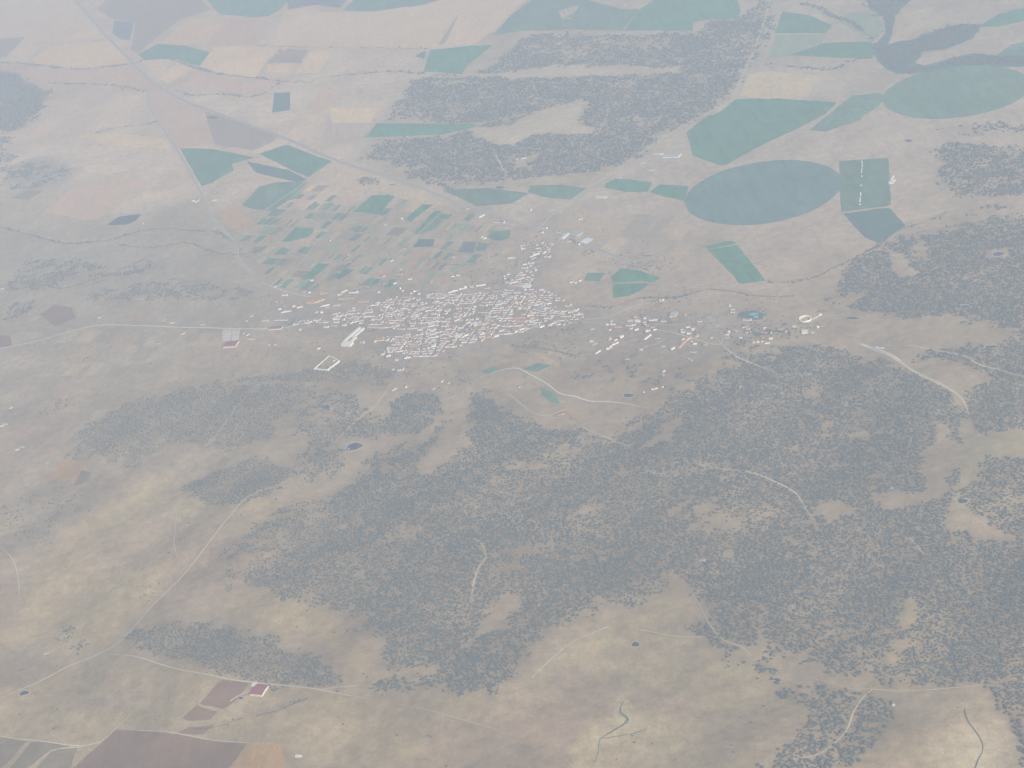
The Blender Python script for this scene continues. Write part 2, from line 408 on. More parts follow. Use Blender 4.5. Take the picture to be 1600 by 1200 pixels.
def wood_density(x, y):
    dens = np.zeros(x.shape); size = np.full(x.shape, 5.0); which = np.full(x.shape, -1)
    edge = (fbm(x, y, 110, 3) - .5) * 150
    for k, (n_, p, d, r) in enumerate(woods_w):
        bx = (x > p[:, 0].min() - 80) & (x < p[:, 0].max() + 80) & (y > p[:, 1].min() - 80) & (y < p[:, 1].max() + 80)
        if not bx.any(): continue
        ar = abs(np.dot(p[:, 0], np.roll(p[:, 1], 1)) - np.dot(p[:, 1], np.roll(p[:, 0], 1))) / 2
        kf = min(1.0, max(.25, math.sqrt(ar) * .14 / 100))
        s = sdist(p, x[bx], y[bx]) + edge[bx] * kf
        v = d * (1 - sstep(-100 * kf, 70 * kf, s))
        cur = dens[bx]; hit = v > cur
        cur[hit] = v[hit]; dens[bx] = cur
        t = size[bx]; t[hit] = r; size[bx] = t
        t = which[bx]; t[hit] = k; which[bx] = t
    for p in clear_w:
        bx = (x > p[:, 0].min() - 60) & (x < p[:, 0].max() + 60) & (y > p[:, 1].min() - 60) & (y < p[:, 1].max() + 60)
        if not bx.any(): continue
        s = sdist(p, x[bx], y[bx]) + edge[bx] * .5
        dens[bx] *= .14 + .86 * sstep(-32, 30, s)
    px, py, _ = P(x, y, height(x, y))
    for (cx, cy, ax, ay, am) in THIN:
        r2 = ((px - cx) / ax) ** 2 + ((py - cy) / ay) ** 2
        dens *= 1 - .72 * am * np.exp(-r2)
    return dens, size, which

def axis(segs):
    out = [segs[0][0]]
    for a, b, st in segs:
        k = max(1, int(round((b - a) / st)))
        out += list(np.linspace(a, b, k + 1)[1:])
    return np.array(out)
gx = axis([(-44000, -12000, 4000), (-12000, -4600, 370), (-4600, -2600, 50), (-2600, 4300, 26), (4300, 12000, 385), (12000, 44000, 4000)])
gy = axis([(-44000, -4000, 5000), (-4000, 3000, 500), (3000, 8200, 24), (8200, 12000, 38), (12000, 18000, 75), (18000, 26000, 500), (26000, 44000, 3000)])
XX, YY = np.meshgrid(gx, gy)
vx, vy = XX.ravel(), YY.ravel()
vz = height(vx, vy)
nx_, ny_ = len(gx), len(gy)
col = np.empty((len(vx), 3)); col[:] = (.33, .275, .215)
inview = (vx > -5200) & (vx < 4800) & (vy > 2800) & (vy < 18000)
ix = np.where(inview)[0]
wx = vx[ix] + (fbm(vx[ix], vy[ix], 160, 50) - .5) * 120
wy = vy[ix] + (fbm(vx[ix], vy[ix], 160, 60) - .5) * 120
for poly, c, soft, st in SOFT:
    s = sdist(world_poly(poly), wx, wy)
    a = (st * (1 - sstep(-soft, soft, s)))[:, None]
    col[ix] = col[ix] * (1 - a) + np.array(c) * a
# tonal drift of the soil, redder and yellower patches
f = fbm(vx, vy, 700, 5)[:, None]; g = fbm(vx, vy, 260, 9)[:, None]; q = fbm(vx, vy, 120, 19)[:, None]
col *= 1 + (f - .5) * np.array([.20, .22, .22]) + (g - .5) * np.array([.24, .28, .28]) + (q - .5) * .20
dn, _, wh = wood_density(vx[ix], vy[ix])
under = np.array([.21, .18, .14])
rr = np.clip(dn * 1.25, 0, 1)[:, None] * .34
col[ix] = col[ix] * (1 - rr) + under * rr  # ground goes darker where the wood is denser
me = bpy.data.meshes.new("ground")
verts = np.stack([vx, vy, vz], 1)
colgrid = None
def ground_color(c):
    i = min(max(int(np.searchsorted(gy, c[1])), 3), ny_ - 4); j = min(max(int(np.searchsorted(gx, c[0])), 3), nx_ - 4)
    return colgrid[i - 3:i + 4, j - 3:j + 4].reshape(-1, 3).mean(0)
I = np.arange(nx_ * ny_).reshape(ny_, nx_)
quads = np.stack([I[:-1, :-1].ravel(), I[:-1, 1:].ravel(), I[1:, 1:].ravel(), I[1:, :-1].ravel()], 1)
me.vertices.add(len(verts)); me.vertices.foreach_set("co", verts.ravel())
me.loops.add(len(quads) * 4); me.loops.foreach_set("vertex_index", quads.ravel())
me.polygons.add(len(quads)); me.polygons.foreach_set("loop_start", np.arange(0, len(quads) * 4, 4)); me.polygons.foreach_set("loop_total", np.full(len(quads), 4))
me.update(calc_edges=True)
me.polygons.foreach_set("use_smooth", np.ones(len(quads), bool))
at = me.color_attributes.new("soil", 'FLOAT_COLOR', 'POINT')
w1 = sstep(5600, 8800, vy)[:, None]; w2 = sstep(10500, 13500, vy)[:, None]
haze_offset = np.array([1.02, .877, .69]) * (1 - w1) + np.array([1.22, 1.12, .94]) * w1
col *= haze_offset * (1 - w2) + np.array([1.18, 1.0, .74]) * w2      # soil tinted by distance to offset the haze: yellower near, paler mid, redder far
colgrid = np.clip(col, .02, .9).reshape(ny_, nx_, 3)
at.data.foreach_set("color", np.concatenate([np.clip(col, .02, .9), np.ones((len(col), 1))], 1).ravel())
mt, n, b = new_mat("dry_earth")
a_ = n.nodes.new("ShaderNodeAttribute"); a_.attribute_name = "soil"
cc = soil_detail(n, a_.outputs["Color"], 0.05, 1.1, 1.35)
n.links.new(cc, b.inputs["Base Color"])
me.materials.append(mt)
ground = bpy.data.objects.new("ground", me); C.objects.link(ground)
tag(ground, "dry tawny and pinkish earth of the plain and hills", kind="structure")

# ---------------------------------------------------------------- the haze
hz = new_mat("haze_air")[0]
nn = hz.node_tree
nn.nodes.clear()
out = nn.nodes.new("ShaderNodeOutputMaterial"); pv = nn.nodes.new("ShaderNodeVolumePrincipled")
pv.inputs["Color"].default_value = HAZE_COLOR
pv.inputs["Density"].default_value = HAZE_DENSITY
pv.inputs["Anisotropy"].default_value = 0.15
nn.links.new(pv.outputs[0], out.inputs["Volume"])
hx, z0, z1 = 45000.0, -60.0, CAM_H + 40
hv = [(-hx, -hx, z0), (hx, -hx, z0), (hx, hx, z0), (-hx, hx, z0), (-hx, -hx, z1), (hx, -hx, z1), (hx, hx, z1), (-hx, hx, z1)]
haze = mesh_obj("haze", hv, [(0, 3, 2, 1), (4, 5, 6, 7), (0, 1, 5, 4), (1, 2, 6, 5), (2, 3, 7, 6), (3, 0, 4, 7)], hz)
tag(haze, "pale blue summer haze filling the air over the land", kind="stuff")

# ---------------------------------------------------------------- draped sheets: fields, ponds, roads
def drape(name, wpoly, mat, off, jitter=2.0, spacing=None, seed=1):
    p = np.array(wpoly)
    size = max(np.ptp(p[:, 0]), np.ptp(p[:, 1]))
    sp = spacing or max(16, min(32, size / 8))
    edge = []
    n_ = len(p)
    for i in range(n_):
        a, b_ = p[i], p[(i + 1) % n_]
        k = max(1, int(np.linalg.norm(b_ - a) / sp))
        for j in range(k):
            edge.append(a + (b_ - a) * j / k)
    edge = np.array(edge)
    if jitter:
        edge = edge + (np.stack([vnoise(edge[:, 0], edge[:, 1], 40, seed), vnoise(edge[:, 0], edge[:, 1], 40, seed + 5)], 1) - .5) * 2 * jitter
    x0, x1 = edge[:, 0].min(), edge[:, 0].max(); y0, y1 = edge[:, 1].min(), edge[:, 1].max()
    qx, qy = np.meshgrid(np.arange(x0 + sp / 2, x1, sp), np.arange(y0 + sp / 2, y1, sp))
    qx, qy = qx.ravel(), qy.ravel()
    if len(qx):
        s = sdist(edge, qx, qy)
        keep = s < -sp * .4
        qx, qy = qx[keep], qy[keep]
    pts = [Vector(e) for e in edge] + [Vector((a, b_)) for a, b_ in zip(qx, qy)]
    vs, es, fs, *_ = geometry.delaunay_2d_cdt(pts, [], [list(range(len(edge)))], 1, 1e-4)
    va = np.array([(v.x, v.y) for v in vs])
    zz = height(va[:, 0], va[:, 1]) + off
    return mesh_obj(name, np.column_stack([va, zz]), fs, mat, smooth=True)

layer = [0, 0]
def nxt(road=False):
    k = 1 if road else 0
    layer[k] += 1
    return (1.15 if road else .40) + (layer[k] % 45) * .011

def field(name, kind, pts, label, cat="field", ang=None, jitter=3.0, world=False):
    wp = np.array(pts) if world else world_poly(pts)
    if ang is None: ang = round(random.uniform(-1.2, 1.2), 1)
    o = drape(name, wp, field_mat(kind, ang), nxt(), jitter, seed=random.randint(1, 999))
    if kind in REL:
        gc = ground_color(wp.mean(0)) * np.array(REL[kind])
        o.color = (float(gc[0]), float(gc[1]), float(gc[2]), 1)
    return tag(o, label, cat, kind="structure")

FIELDS = [
    ('stubble_field', 'pale', [(-60, -60), (110, -20), (135, 25), (165, 60), (60, 66), (-60, 70)], 'wide pale fallow field in the far corner beside the dark highway'),
    ('stubble_field', 'stubble', [(50, 92), (82, 72), (172, 64), (205, 95), (197, 100), (125, 106), (55, 100)], 'bright straw field touching the highway bend at far left'),
    ('stubble_field', 'pale', [(5, 94), (35, 65), (65, 70), (40, 95)], 'small pale parcel left of the bright straw field'),
    ('ploughed_field', 'dark', [(-30, 62), (40, 58), (10, 88), (-30, 95)], 'narrow dark ploughed strip at the far left edge'),
    ('fallow_field', 'pink', [(25, 112), (120, 109), (198, 103), (240, 130), (215, 143), (140, 130), (80, 128)], 'pinkish fallow strip under the creek treeline at far left'),
    ('green_field', 'green', [(318, -8), (460, -8), (438, 15), (420, 25), (400, 27), (342, 22), (330, 8)], 'green field cut by the far edge of view, beside straw parcels'),
    ('green_field', 'green', [(217, 85), (245, 69), (288, 71), (328, 82), (312, 103), (297, 100), (275, 92), (225, 94)], 'green crop wedge right of the highway between two creeks'),
    ('ploughed_field', 'blue', [(178, 32), (209, 34), (203, 62), (190, 62), (176, 52)], 'small dark square plot beside the far highway'),
    ('fallow_field', 'dark', [(150, 15), (175, -10), (300, -10), (330, 15), (282, 30), (218, 82), (205, 80), (212, 34), (178, 30)], 'grey fallow triangle on the right side of the far highway'),
    ('stubble_field', 'stubble', [(250, 67), (295, 30), (360, 28), (322, 69)], 'straw parallelogram above the green wedge'),
    ('fallow_field', 'pink', [(323, 69), (361, 28), (396, 30), (405, 70)], 'pinkish parcel right of the straw parallelogram'),
    ('stubble_field', 'stubble', [(335, 73), (430, 74), (400, 121), (350, 115), (312, 104)], 'large straw parcel above the creek treeline'),
    ('stubble_field', 'stubble', [(246, 122), (275, 100), (300, 108), (263, 131)], 'small bright straw parallelogram below the creek'),
    ('fallow_field', 'pale', [(220, 95), (262, 92), (268, 98), (244, 120)], 'tiny pale corner plot beside the highway'),
    ('fallow_field', 'pink', [(283, 140), (305, 112), (400, 124), (428, 126), (400, 147), (340, 144)], 'pale pink parcel between two creek treelines'),
    ('fallow_field', 'pink', [(233, 147), (248, 140), (283, 160), (318, 172), (333, 226), (278, 231), (258, 208), (235, 163)], 'rose coloured bare field in the fork of the two roads'),
    ('fallow_field', 'dark', [(320, 174), (360, 184), (440, 212), (420, 225), (395, 235), (335, 226)], 'grey bare field right of the rose coloured one'),
    ('stubble_field', 'pale', [(145, 190), (182, 152), (226, 146), (200, 178), (180, 186)], 'pale patch left of the straight side road'),
    ('stubble_field', 'stubble', [(118, 212), (180, 207), (260, 217), (266, 233), (160, 225)], 'long straw strip left of the straight side road'),
    ('stubble_field', 'pale', [(130, 258), (180, 258), (205, 265), (170, 273), (135, 270)], 'pale oval clearing at left above the tan field'),
    ('green_field', 'green', [(281, 232), (332, 233), (398, 246), (362, 256), (365, 266), (332, 285), (315, 291), (300, 265)], 'bright green tapering field right of the straight side road'),
    ('stubble_field', 'pale', [(445, 80), (425, 96), (425, 75), (445, 17), (480, 15), (470, 40)], 'pale narrow parcel beyond the creek, left of centre top'),
    ('fallow_field', 'dark', [(420, 97), (437, 76), (481, 78), (470, 99)], 'grey parcel between straw parcels'),
    ('stubble_field', 'stubble', [(417, 101), (458, 99), (450, 115), (418, 112)], 'short straw strip under the grey parcel'),
    ('stubble_field', 'stubble', [(463, 114), (485, 80), (520, 80), (500, 115)], 'straw parallelogram right of the grey parcel'),
    ('fallow_field', 'pale', [(470, 17), (560, 21), (700, 0), (850, -20), (800, 18), (755, 60), (740, 70), (680, 76), (500, 74), (440, 70)], 'very wide pale parcel beneath the far green strips'),
    ('ploughed_field', 'blue', [(448, -8), (550, -8), (530, 12), (490, 8), (450, 15)], 'dark blue-green plot at the far edge of view'),
    ('green_field', 'green', [(534, 17), (560, -6), (705, -6), (660, 8), (585, 18)], 'long green strip at the far edge left of centre'),
    ('green_field', 'dgreen', [(428, 145), (454, 144), (453, 172), (425, 176)], 'small dark green square plot standing alone in pale fields'),
    ('green_field', 'green', [(662, 112), (672, 78), (737, 71), (770, 71), (730, 102), (722, 116), (687, 113)], 'green field at the upper corner of the northern oak wood'),
    ('green_field', 'dgreen', [(648, 88), (660, 81), (668, 80), (666, 92)], 'very small dark green plot left of the northern green field'),
    ('ploughed_field', 'dark', [(684, 70), (710, 30), (716, 26), (694, 70)], 'thin dark strip running up beside the far track'),
    ('stubble_field', 'stubble', [(513, 168), (590, 170), (580, 192), (520, 192)], 'straw rectangle left of the northern oak wood'),
    ('green_field', 'green', [(567, 215), (588, 193), (735, 193), (747, 197), (695, 210), (600, 214)], 'long thin green wedge cut into the northern oak wood'),
    ('green_field', 'green2', [(770, 55), (800, 22), (838, -4), (905, -4), (970, 14), (998, 15), (972, 48), (900, 46), (820, 48)], 'broad green field beyond the northern wood, left one of the pair'),
    ('fallow_field', 'pale', [(872, 18), (905, 8), (892, 30), (880, 33)], 'pale bare patch inside the broad far green field'),
    ('green_field', 'green', [(975, 48), (1000, 14), (1032, -6), (1150, -6), (1158, 18), (1150, 29), (1110, 30), (1082, 35), (1083, 48)], 'broad green field beyond the northern wood, right one of the pair'),
    ('green_field', 'green', [(405, 240), (448, 226), (518, 252), (500, 265), (482, 277), (455, 266)], 'green field below the highway with a straight lower side'),
    ('green_field', 'dgreen', [(385, 252), (412, 258), (452, 266), (480, 281), (466, 285), (400, 270)], 'dark green sliver under the green field by the highway'),
    ('green_field', 'green2', [(378, 320), (405, 292), (430, 285), (482, 284), (452, 312), (425, 330), (392, 326)], 'green parallelogram above the vegetable plots'),
    ('fallow_field', 'pale', [(500, 268), (530, 256), (640, 292), (700, 322), (650, 318), (560, 290), (520, 300)], 'pale strip along the lower side of the highway'),
    ('green_field', 'green2', [(690, 297), (760, 294), (828, 302), (800, 318), (745, 322), (720, 310)], 'green field just below the northern wood, left of the crossing road'),
    ('green_field', 'green2', [(830, 290), (880, 289), (920, 295), (895, 312), (850, 308), (825, 300)], 'green field just below the northern wood touching the crossing road'),
    ('green_field', 'green', [(948, 286), (965, 279), (1020, 285), (1012, 300), (978, 300), (945, 293)], 'small green field right of the crossing road'),
    ('green_field', 'green', [(1015, 300), (1032, 288), (1076, 291), (1070, 314), (1040, 308)], 'small green field touching the lower pivot circle'),
    ('green_field', 'green', [(1076, 217), (1072, 207), (1100, 185), (1125, 175), (1150, 155), (1200, 153), (1307, 160), (1290, 178), (1258, 195), (1200, 222), (1135, 257), (1120, 257), (1082, 243)], 'large green leaf-shaped field above the lower pivot circle'),
    ('green_field', 'green2', [(1265, 203), (1330, 150), (1375, 145), (1386, 152), (1370, 168), (1350, 180), (1345, 187), (1315, 197), (1290, 206)], 'green band linking the leaf-shaped field to the upper pivot circle'),
    ('stubble_field', 'stubble', [(1155, 150), (1172, 115), (1200, 111), (1282, 119), (1262, 150), (1200, 155)], 'bright straw field above the large leaf-shaped green field'),
    ('green_field', 'lgreen', [(1198, 92), (1213, 54), (1292, 54), (1284, 66), (1225, 88)], 'pale green parcel beyond the straw field'),
    ('green_field', 'green', [(1211, 52), (1222, 18), (1265, 24), (1302, 40), (1290, 52)], 'green parcel near the far edge right of the northern wood'),
    ('green_field', 'green', [(1232, 86), (1290, 67), (1360, 65), (1371, 80), (1362, 92), (1300, 90)], 'green strip left of the riverside thicket'),
    ('green_field', 'lgreen', [(1310, 32), (1325, 20), (1365, 20), (1384, 42), (1370, 60), (1345, 55)], 'light green meadow in the river bend'),
    ('green_field', 'dgreen', [(1425, 62), (1470, 45), (1502, 38), (1535, 38), (1520, 60), (1475, 78), (1400, 80), (1392, 70)], 'dark green ground beside the river'),
    ('river_meadow', 'dgreen', [(1345, -20), (1450, -20), (1400, 20), (1395, 45), (1390, 65), (1430, 62), (1440, 86), (1430, 98), (1445, 103), (1490, 90), (1520, 83), (1550, 86), (1660, 86), (1660, 104), (1500, 106), (1440, 113), (1400, 115), (1385, 108), (1370, 95), (1365, 72), (1385, 50), (1380, 25), (1360, 15)], 'dark green ground under the riverside thicket'),  # dark green sheet widening the band of riverside trees
    ('green_field', 'green', [(1528, 42), (1560, 22), (1640, 2), (1640, 24), (1560, 42)], 'green strip at the far right corner'),
    ('green_field', 'green2', [(1556, 86), (1580, 70), (1640, 56), (1640, 88)], 'green plot at the right edge above the upper pivot circle'),
    ('fallow_field', 'pale', [(1387, 70), (1400, 50), (1427, 38), (1408, 22), (1462, 10), (1442, 42), (1410, 62)], 'bare pale gravel ground beside the river bend'),
    ('green_field', 'green2', [(1311, 252), (1388, 247), (1392, 320), (1382, 323), (1314, 331), (1312, 300)], 'rectangular green field right of the lower pivot circle with a white dotted line'),
    ('green_field', 'dgreen', [(1317, 334), (1382, 325), (1391, 326), (1415, 353), (1372, 380), (1350, 370)], 'tilted green square below the rectangular field'),
    ('green_field', 'green', [(1102, 385), (1140, 376), (1148, 378), (1196, 439), (1156, 444), (1143, 428)], 'isolated green strip below the lower pivot circle'),
    ('green_field', 'green', [(955, 432), (970, 420), (1000, 423), (1032, 434), (1022, 441), (957, 441)], 'green field right of the village, upper half'),
    ('green_field', 'green', [(957, 443), (1016, 443), (1000, 455), (985, 462), (958, 466)], 'green field right of the village, lower half'),
    ('green_field', 'green2', [(912, 438), (918, 426), (946, 426), (936, 440)], 'small green field at the right end of the village'),
    ('green_field', 'green', [(550, 331), (582, 305), (620, 304), (605, 320), (595, 335)], 'green plot above the vegetable gardens, centre left'),
    ('green_field', 'green', [(633, 342), (665, 316), (684, 315), (652, 338), (642, 347)], 'slim green plot slanting between gardens'),
    ('stubble_field', 'stubble', [(632, 330), (645, 317), (660, 317), (645, 331)], 'small yellow plot beside the slim green plot'),
    ('green_field', 'green2', [(645, 365), (668, 342), (695, 341), (680, 358), (655, 366)], 'green garden plot below the slim one'),
    ('green_field', 'green', [(440, 378), (462, 355), (490, 357), (487, 368), (452, 378)], 'green garden plot at the left end of the gardens'),
    ('green_field', 'green2', [(462, 395), (478, 383), (492, 384), (480, 396)], 'small green garden plot under the left green plot'),
    ('reservoir_plot', 'blue', [(715, 394), (725, 378), (745, 378), (740, 395)], 'dark blue-grey plot just above the village'),
    ('green_field', 'green2', [(743, 392), (747, 379), (766, 381), (757, 391)], 'green plot right of the dark blue-grey plot'),
    ('green_field', 'dgreen', [(644, 387), (655, 373), (680, 374), (676, 385)], 'dark garden plot above the village'),
    ('green_field', 'green', [(470, 437), (498, 412), (515, 412), (490, 435)], 'green garden strip slanting toward the village'),
    ('green_field', 'dgreen', [(523, 435), (540, 420), (553, 422), (532, 436)], 'dark green garden strip slanting toward the village'),
    ('green_field', 'green2', [(760, 371), (770, 361), (798, 360), (795, 372), (780, 377)], 'green plot left of the crossroads'),
    ('fallow_field', 'pink', [(70, 330), (92, 310), (130, 290), (175, 276), (225, 282), (222, 292), (185, 320), (150, 343), (125, 343)], 'large tan field above the dark blue reservoir'),
    ('ploughed_field', 'dark', [(18, 310), (40, 298), (70, 297), (45, 312)], 'dark plot at left above the tan field'),
    ('fallow_field', 'orange', [(342, 330), (356, 323), (400, 345), (374, 363), (352, 350)], 'orange bare field at the foot of the straight side road'),
    ('stubble_field', 'pale', [(15, 528), (20, 521), (66, 517), (65, 526), (20, 538)], 'tan plot above the road at the left edge'),
    ('ploughed_field', 'red', [(-10, 524), (15, 524), (20, 541), (-10, 545)], 'reddish plot at the left edge beside the road'),
    ('ploughed_field', 'red', [(62, 492), (85, 476), (112, 480), (120, 497), (86, 510)], 'reddish round-cornered plot above the left road'),
    ('fallow_field', 'pink', [(205, 478), (235, 492), (222, 506), (200, 503)], 'small tan plot above the left road'),
    ('fallow_field', 'orange', [(74, 750), (97, 717), (134, 722), (114, 757)], 'small orange-tan square field alone on the left slope'),
    ('ploughed_field', 'dark', [(117, 757), (128, 735), (142, 738), (140, 748), (125, 758)], 'dark sliver right of the orange-tan square'),
    ('ploughed_field', 'dark', [(-10, 1150), (42, 1158), (12, 1192), (-10, 1210)], 'dark grey ploughed field in the lower left corner'),
    ('ploughed_field', 'dark', [(12, 1205), (48, 1160), (118, 1165), (80, 1172), (45, 1200)], 'dark greenish strip beside the corner field'),
    ('ploughed_field', 'dark', [(48, 1210), (80, 1174), (122, 1166), (105, 1212)], 'dark greenish wedge left of the big purple-brown field'),
    ('ploughed_field', 'red', [(105, 1210), (150, 1168), (182, 1140), (280, 1148), (386, 1162), (345, 1215)], 'big purple-brown ploughed field at the bottom left'),
    ('stubble_field', 'orange', [(348, 1215), (388, 1163), (440, 1160), (450, 1215)], 'orange-tan field right of the purple-brown one'),
    ('ploughed_field', 'red', [(312, 1100), (346, 1063), (390, 1067), (372, 1092), (350, 1108)], 'reddish ploughed plot left of the red roofed barn'),
    ('ploughed_field', 'red', [(285, 1122), (308, 1101), (340, 1113), (330, 1125), (295, 1126)], 'small reddish plot below the one beside the barn'),
    ('ploughed_field', 'red', [(278, 1146), (295, 1136), (335, 1133), (318, 1148)], 'lowest small reddish plot of the three near the barn'),
    ('farm_yard', 'yard', [(348, 515), (362, 514), (360, 533), (346, 534)], 'pale concrete yard behind the long white barn, left half'),
    ('farm_yard', 'yard', [(364, 514), (376, 514), (373, 533), (362, 533)], 'pale concrete yard behind the long white barn, right half'),
    ('cemetery_yard', 'soil3', [(486, 576), (496, 572), (518, 552), (537, 556), (533, 564), (516, 583)], 'pale gravel apron round the walled cemetery'),
    ('sports_ground', 'orange', [(688, 445), (694, 433), (699, 433), (696, 443)], 'orange clay court above the village'),
    ('park_lawn', 'dgreen', [(1151, 493), (1158, 487), (1180, 485), (1196, 491), (1190, 499), (1165, 500)], 'dark lawn around the swimming pool'),
    ('bare_ground', 'pale', [(1240, 504), (1246, 490), (1268, 488), (1282, 493), (1270, 505)], 'pale ground round the bullring'),
    ('garden_plot', 'green2', [(815, 577), (838, 568), (862, 571), (838, 581)], 'green plot below the village beside the white track'),
    ('garden_plot', 'green2', [(750, 580), (775, 573), (782, 577), (765, 586)], 'green plot below the village at the start of the white track'),
    ('garden_plot', 'green2', [(845, 605), (868, 617), (876, 632), (860, 628), (846, 616)], 'green hollow beside the winding white track'),
    ('fallow_field', 'pale', [(833, 556), (838, 551), (878, 570), (870, 574)], 'pale garden parcel left of the green gardens'),
    ('fallow_field', 'pale', [(885, 640), (905, 634), (925, 645), (905, 657), (893, 652)], 'pale clearing beside the red roof below the village'),
]
for nm, kd, pts, lb in FIELDS:
    field(nm, kd, pts, lb)

def circle_field(ext, label, kind):
    cx, cy, r = ext
    c = G([cx], [cy])[0]
    t = np.linspace(0, 2 * np.pi, 96, endpoint=False)
    o = drape("pivot_field", np.stack([c[0] + r * np.cos(t), c[1] + r * np.sin(t)], 1), field_mat(kind, .4), nxt(), 1.5)
    return tag(o, label, "field", kind="structure")
circle_field((1191.5, 299, 392), 'lower round irrigated field, touching the rectangular green field', 'pivot')
circle_field((1493, 143, 388), 'upper round irrigated field at the right edge below the river', 'green2')

# vegetable gardens: a quilt of small plots on the plain above the village
ga, gb, gc = G([400, 700, 560], [345, 345, 455])
du = G([480], [400])[0] - G([460], [398.5])[0]; du /= np.linalg.norm(du)
dv = G([480], [385])[0] - G([462], [400])[0]; dv /= np.linalg.norm(dv)
quilt = world_poly([(372, 345), (470, 290), (560, 292), (700, 326), (790, 350), (810, 395), (690, 430), (560, 450), (480, 458), (420, 448), (395, 425)])
taken = [world_poly(p) for nm, kd, p, lb in FIELDS]
c0 = quilt.mean(0)
words_c = {'green': 'green', 'green2': 'dull green', 'dgreen': 'dark green', 'lgreen': 'light green', 'pale': 'pale tan', 'pink': 'pinkish', 'red': 'reddish brown', 'dark': 'grey-brown', 'stubble': 'straw yellow', 'blue': 'slate', 'orange': 'orange-brown', 'soil1': 'tan', 'soil2': 'light brown', 'soil3': 'pale', 'soil4': 'greyish', 'soil5': 'rosy'}
nq = 0
for i in range(-16, 17):
    for j in range(-12, 13):
        a0 = c0 + du * i * 92 + dv * j * 110
        cen = a0 + du * 46 + dv * 55
        if sdist(quilt, cen[:1], cen[1:])[0] > -8: continue
        if any(sdist(tp, cen[:1], cen[1:])[0] < 22 for tp in taken): continue
        if random.random() < .06: continue
        k = random.choice([1, 2, 2, 3, 4])
        for q_ in range(k):
            if random.random() < .10: continue
            s0, s1 = q_ / k, (q_ + 1) / k - random.uniform(.01, .08)
            e0, e1 = random.uniform(0, .15), random.uniform(.7, 1.0)
            w_ = [a0 + du * 88 * s0 + dv * 104 * e0, a0 + du * 88 * s1 + dv * 104 * e0, a0 + du * 88 * s1 + dv * 104 * e1, a0 + du * 88 * s0 + dv * 104 * e1]
            kd = random.choice(['green2', 'green', 'lgreen', 'lgreen', 'soil4', 'soil4', 'green2', 'soil2', 'dark', 'pink', 'pale', 'soil5', 'soil3', 'orange', 'pink', 'green2', 'stubble'])
            o = field('garden_plot', kd, w_, words_c[kd] + ' vegetable plot in the quilt of gardens above the village', 'plot', ang=.5, jitter=2, world=True)
            o["group"] = "small garden plots above the village, " + words_c[kd]
            nq += 1
print("plots", nq)

# larger low-contrast parcels of the dry farmland
def parcels(poly, p0, pu, pv, su, sv, prob, kinds, phrase):
    q = world_poly(poly); c0 = q.mean(0)
    u = G([pu[0]], [pu[1]])[0] - G([p0[0]], [p0[1]])[0]; u /= np.linalg.norm(u)
    v = G([pv[0]], [pv[1]])[0] - G([p0[0]], [p0[1]])[0]; v /= np.linalg.norm(v)
    k = 0
    for i in range(-26, 27):
        for j in range(-26, 27):
            if random.random() > prob: continue
            a0 = c0 + u * (i * su + 40 * math.sin(j * 1.7)) + v * j * sv
            ww, hh = su * random.uniform(.55, .97), sv * random.uniform(.6, .97)
            cen = a0 + u * ww / 2 + v * hh / 2
            if sdist(q, cen[:1], cen[1:])[0] > -min(su, sv) * .35: continue
            if any(sdist(tp, cen[:1], cen[1:])[0] < min(su, sv) * .45 for tp in taken): continue
            if wood_density(cen[:1], cen[1:])[0][0] > .1: continue
            jit = [np.array([random.uniform(-.08, .08) * su, random.uniform(-.08, .08) * sv]) for _ in range(4)]
            w_ = [a0 + jit[0], a0 + u * ww + jit[1], a0 + u * ww + v * hh + jit[2], a0 + v * hh + jit[3]]
            kd = random.choice(kinds)
            o = field('fallow_field', kd, w_, words_p[kd] + ' dry parcel ' + phrase, 'field', jitter=5, world=True)
            o["group"] = words_p[kd] + " dry parcels " + phrase
            k += 1
    return k
FIELD_COL.update({'soil1': (.42, .322, .222), 'soil2': (.385, .30, .21), 'soil3': (.45, .35, .24), 'soil4': (.36, .295, .215), 'soil5': (.41, .30, .21)})
words_p = {'soil1': 'tan', 'soil2': 'light brown', 'soil3': 'pale', 'soil4': 'greyish', 'soil5': 'pinkish'}
KP = ['soil1', 'soil2', 'soil3', 'soil4', 'soil5']
npc = parcels([(-60, 110), (230, 140), (330, 330), (340, 360), (0, 345), (-60, 330)], (100, 250), (200, 250), (130, 210), 330, 420, .75, KP, 'left of the straight side road')
npc += parcels([(250, 140), (600, 130), (560, 245), (330, 170)], (400, 180), (460, 184), (430, 140), 300, 500, .7, KP, 'between the highway and the northern wood')
npc += parcels([(440, -20), (760, -20), (680, 110), (430, 115)], (500, 50), (560, 52), (520, 20), 500, 700, .6, ['soil1', 'soil3', 'soil5'], 'beyond the upper creek')
npc += parcels([(860, 330), (1060, 300), (1100, 370), (1200, 440), (940, 430), (880, 370)], (1000, 350), (1060, 356), (1040, 310), 130, 260, .7, KP, 'between the crossroads and the lower circle')
npc += parcels([(1230, 200), (1400, 200), (1440, 320), (1400, 330), (1320, 240), (1150, 260)], (1300, 220), (1350, 222), (1330, 200), 260, 300, .5, ['soil1', 'soil2', 'soil5'], 'between the two round fields')
npc += parcels([(0, 480), (390, 440), (400, 570), (250, 580), (0, 640)], (200, 540), (260, 543), (225, 515), 120, 160, .55, KP, 'along the white country road')
npc += parcels([(760, 520), (940, 540), (1060, 600), (900, 620), (760, 600)], (860, 570), (900, 590), (880, 550), 60, 90, .5, KP + ['green2', 'dark'] if 0 else KP, 'below the right end of the village')
print("parcels", npc)

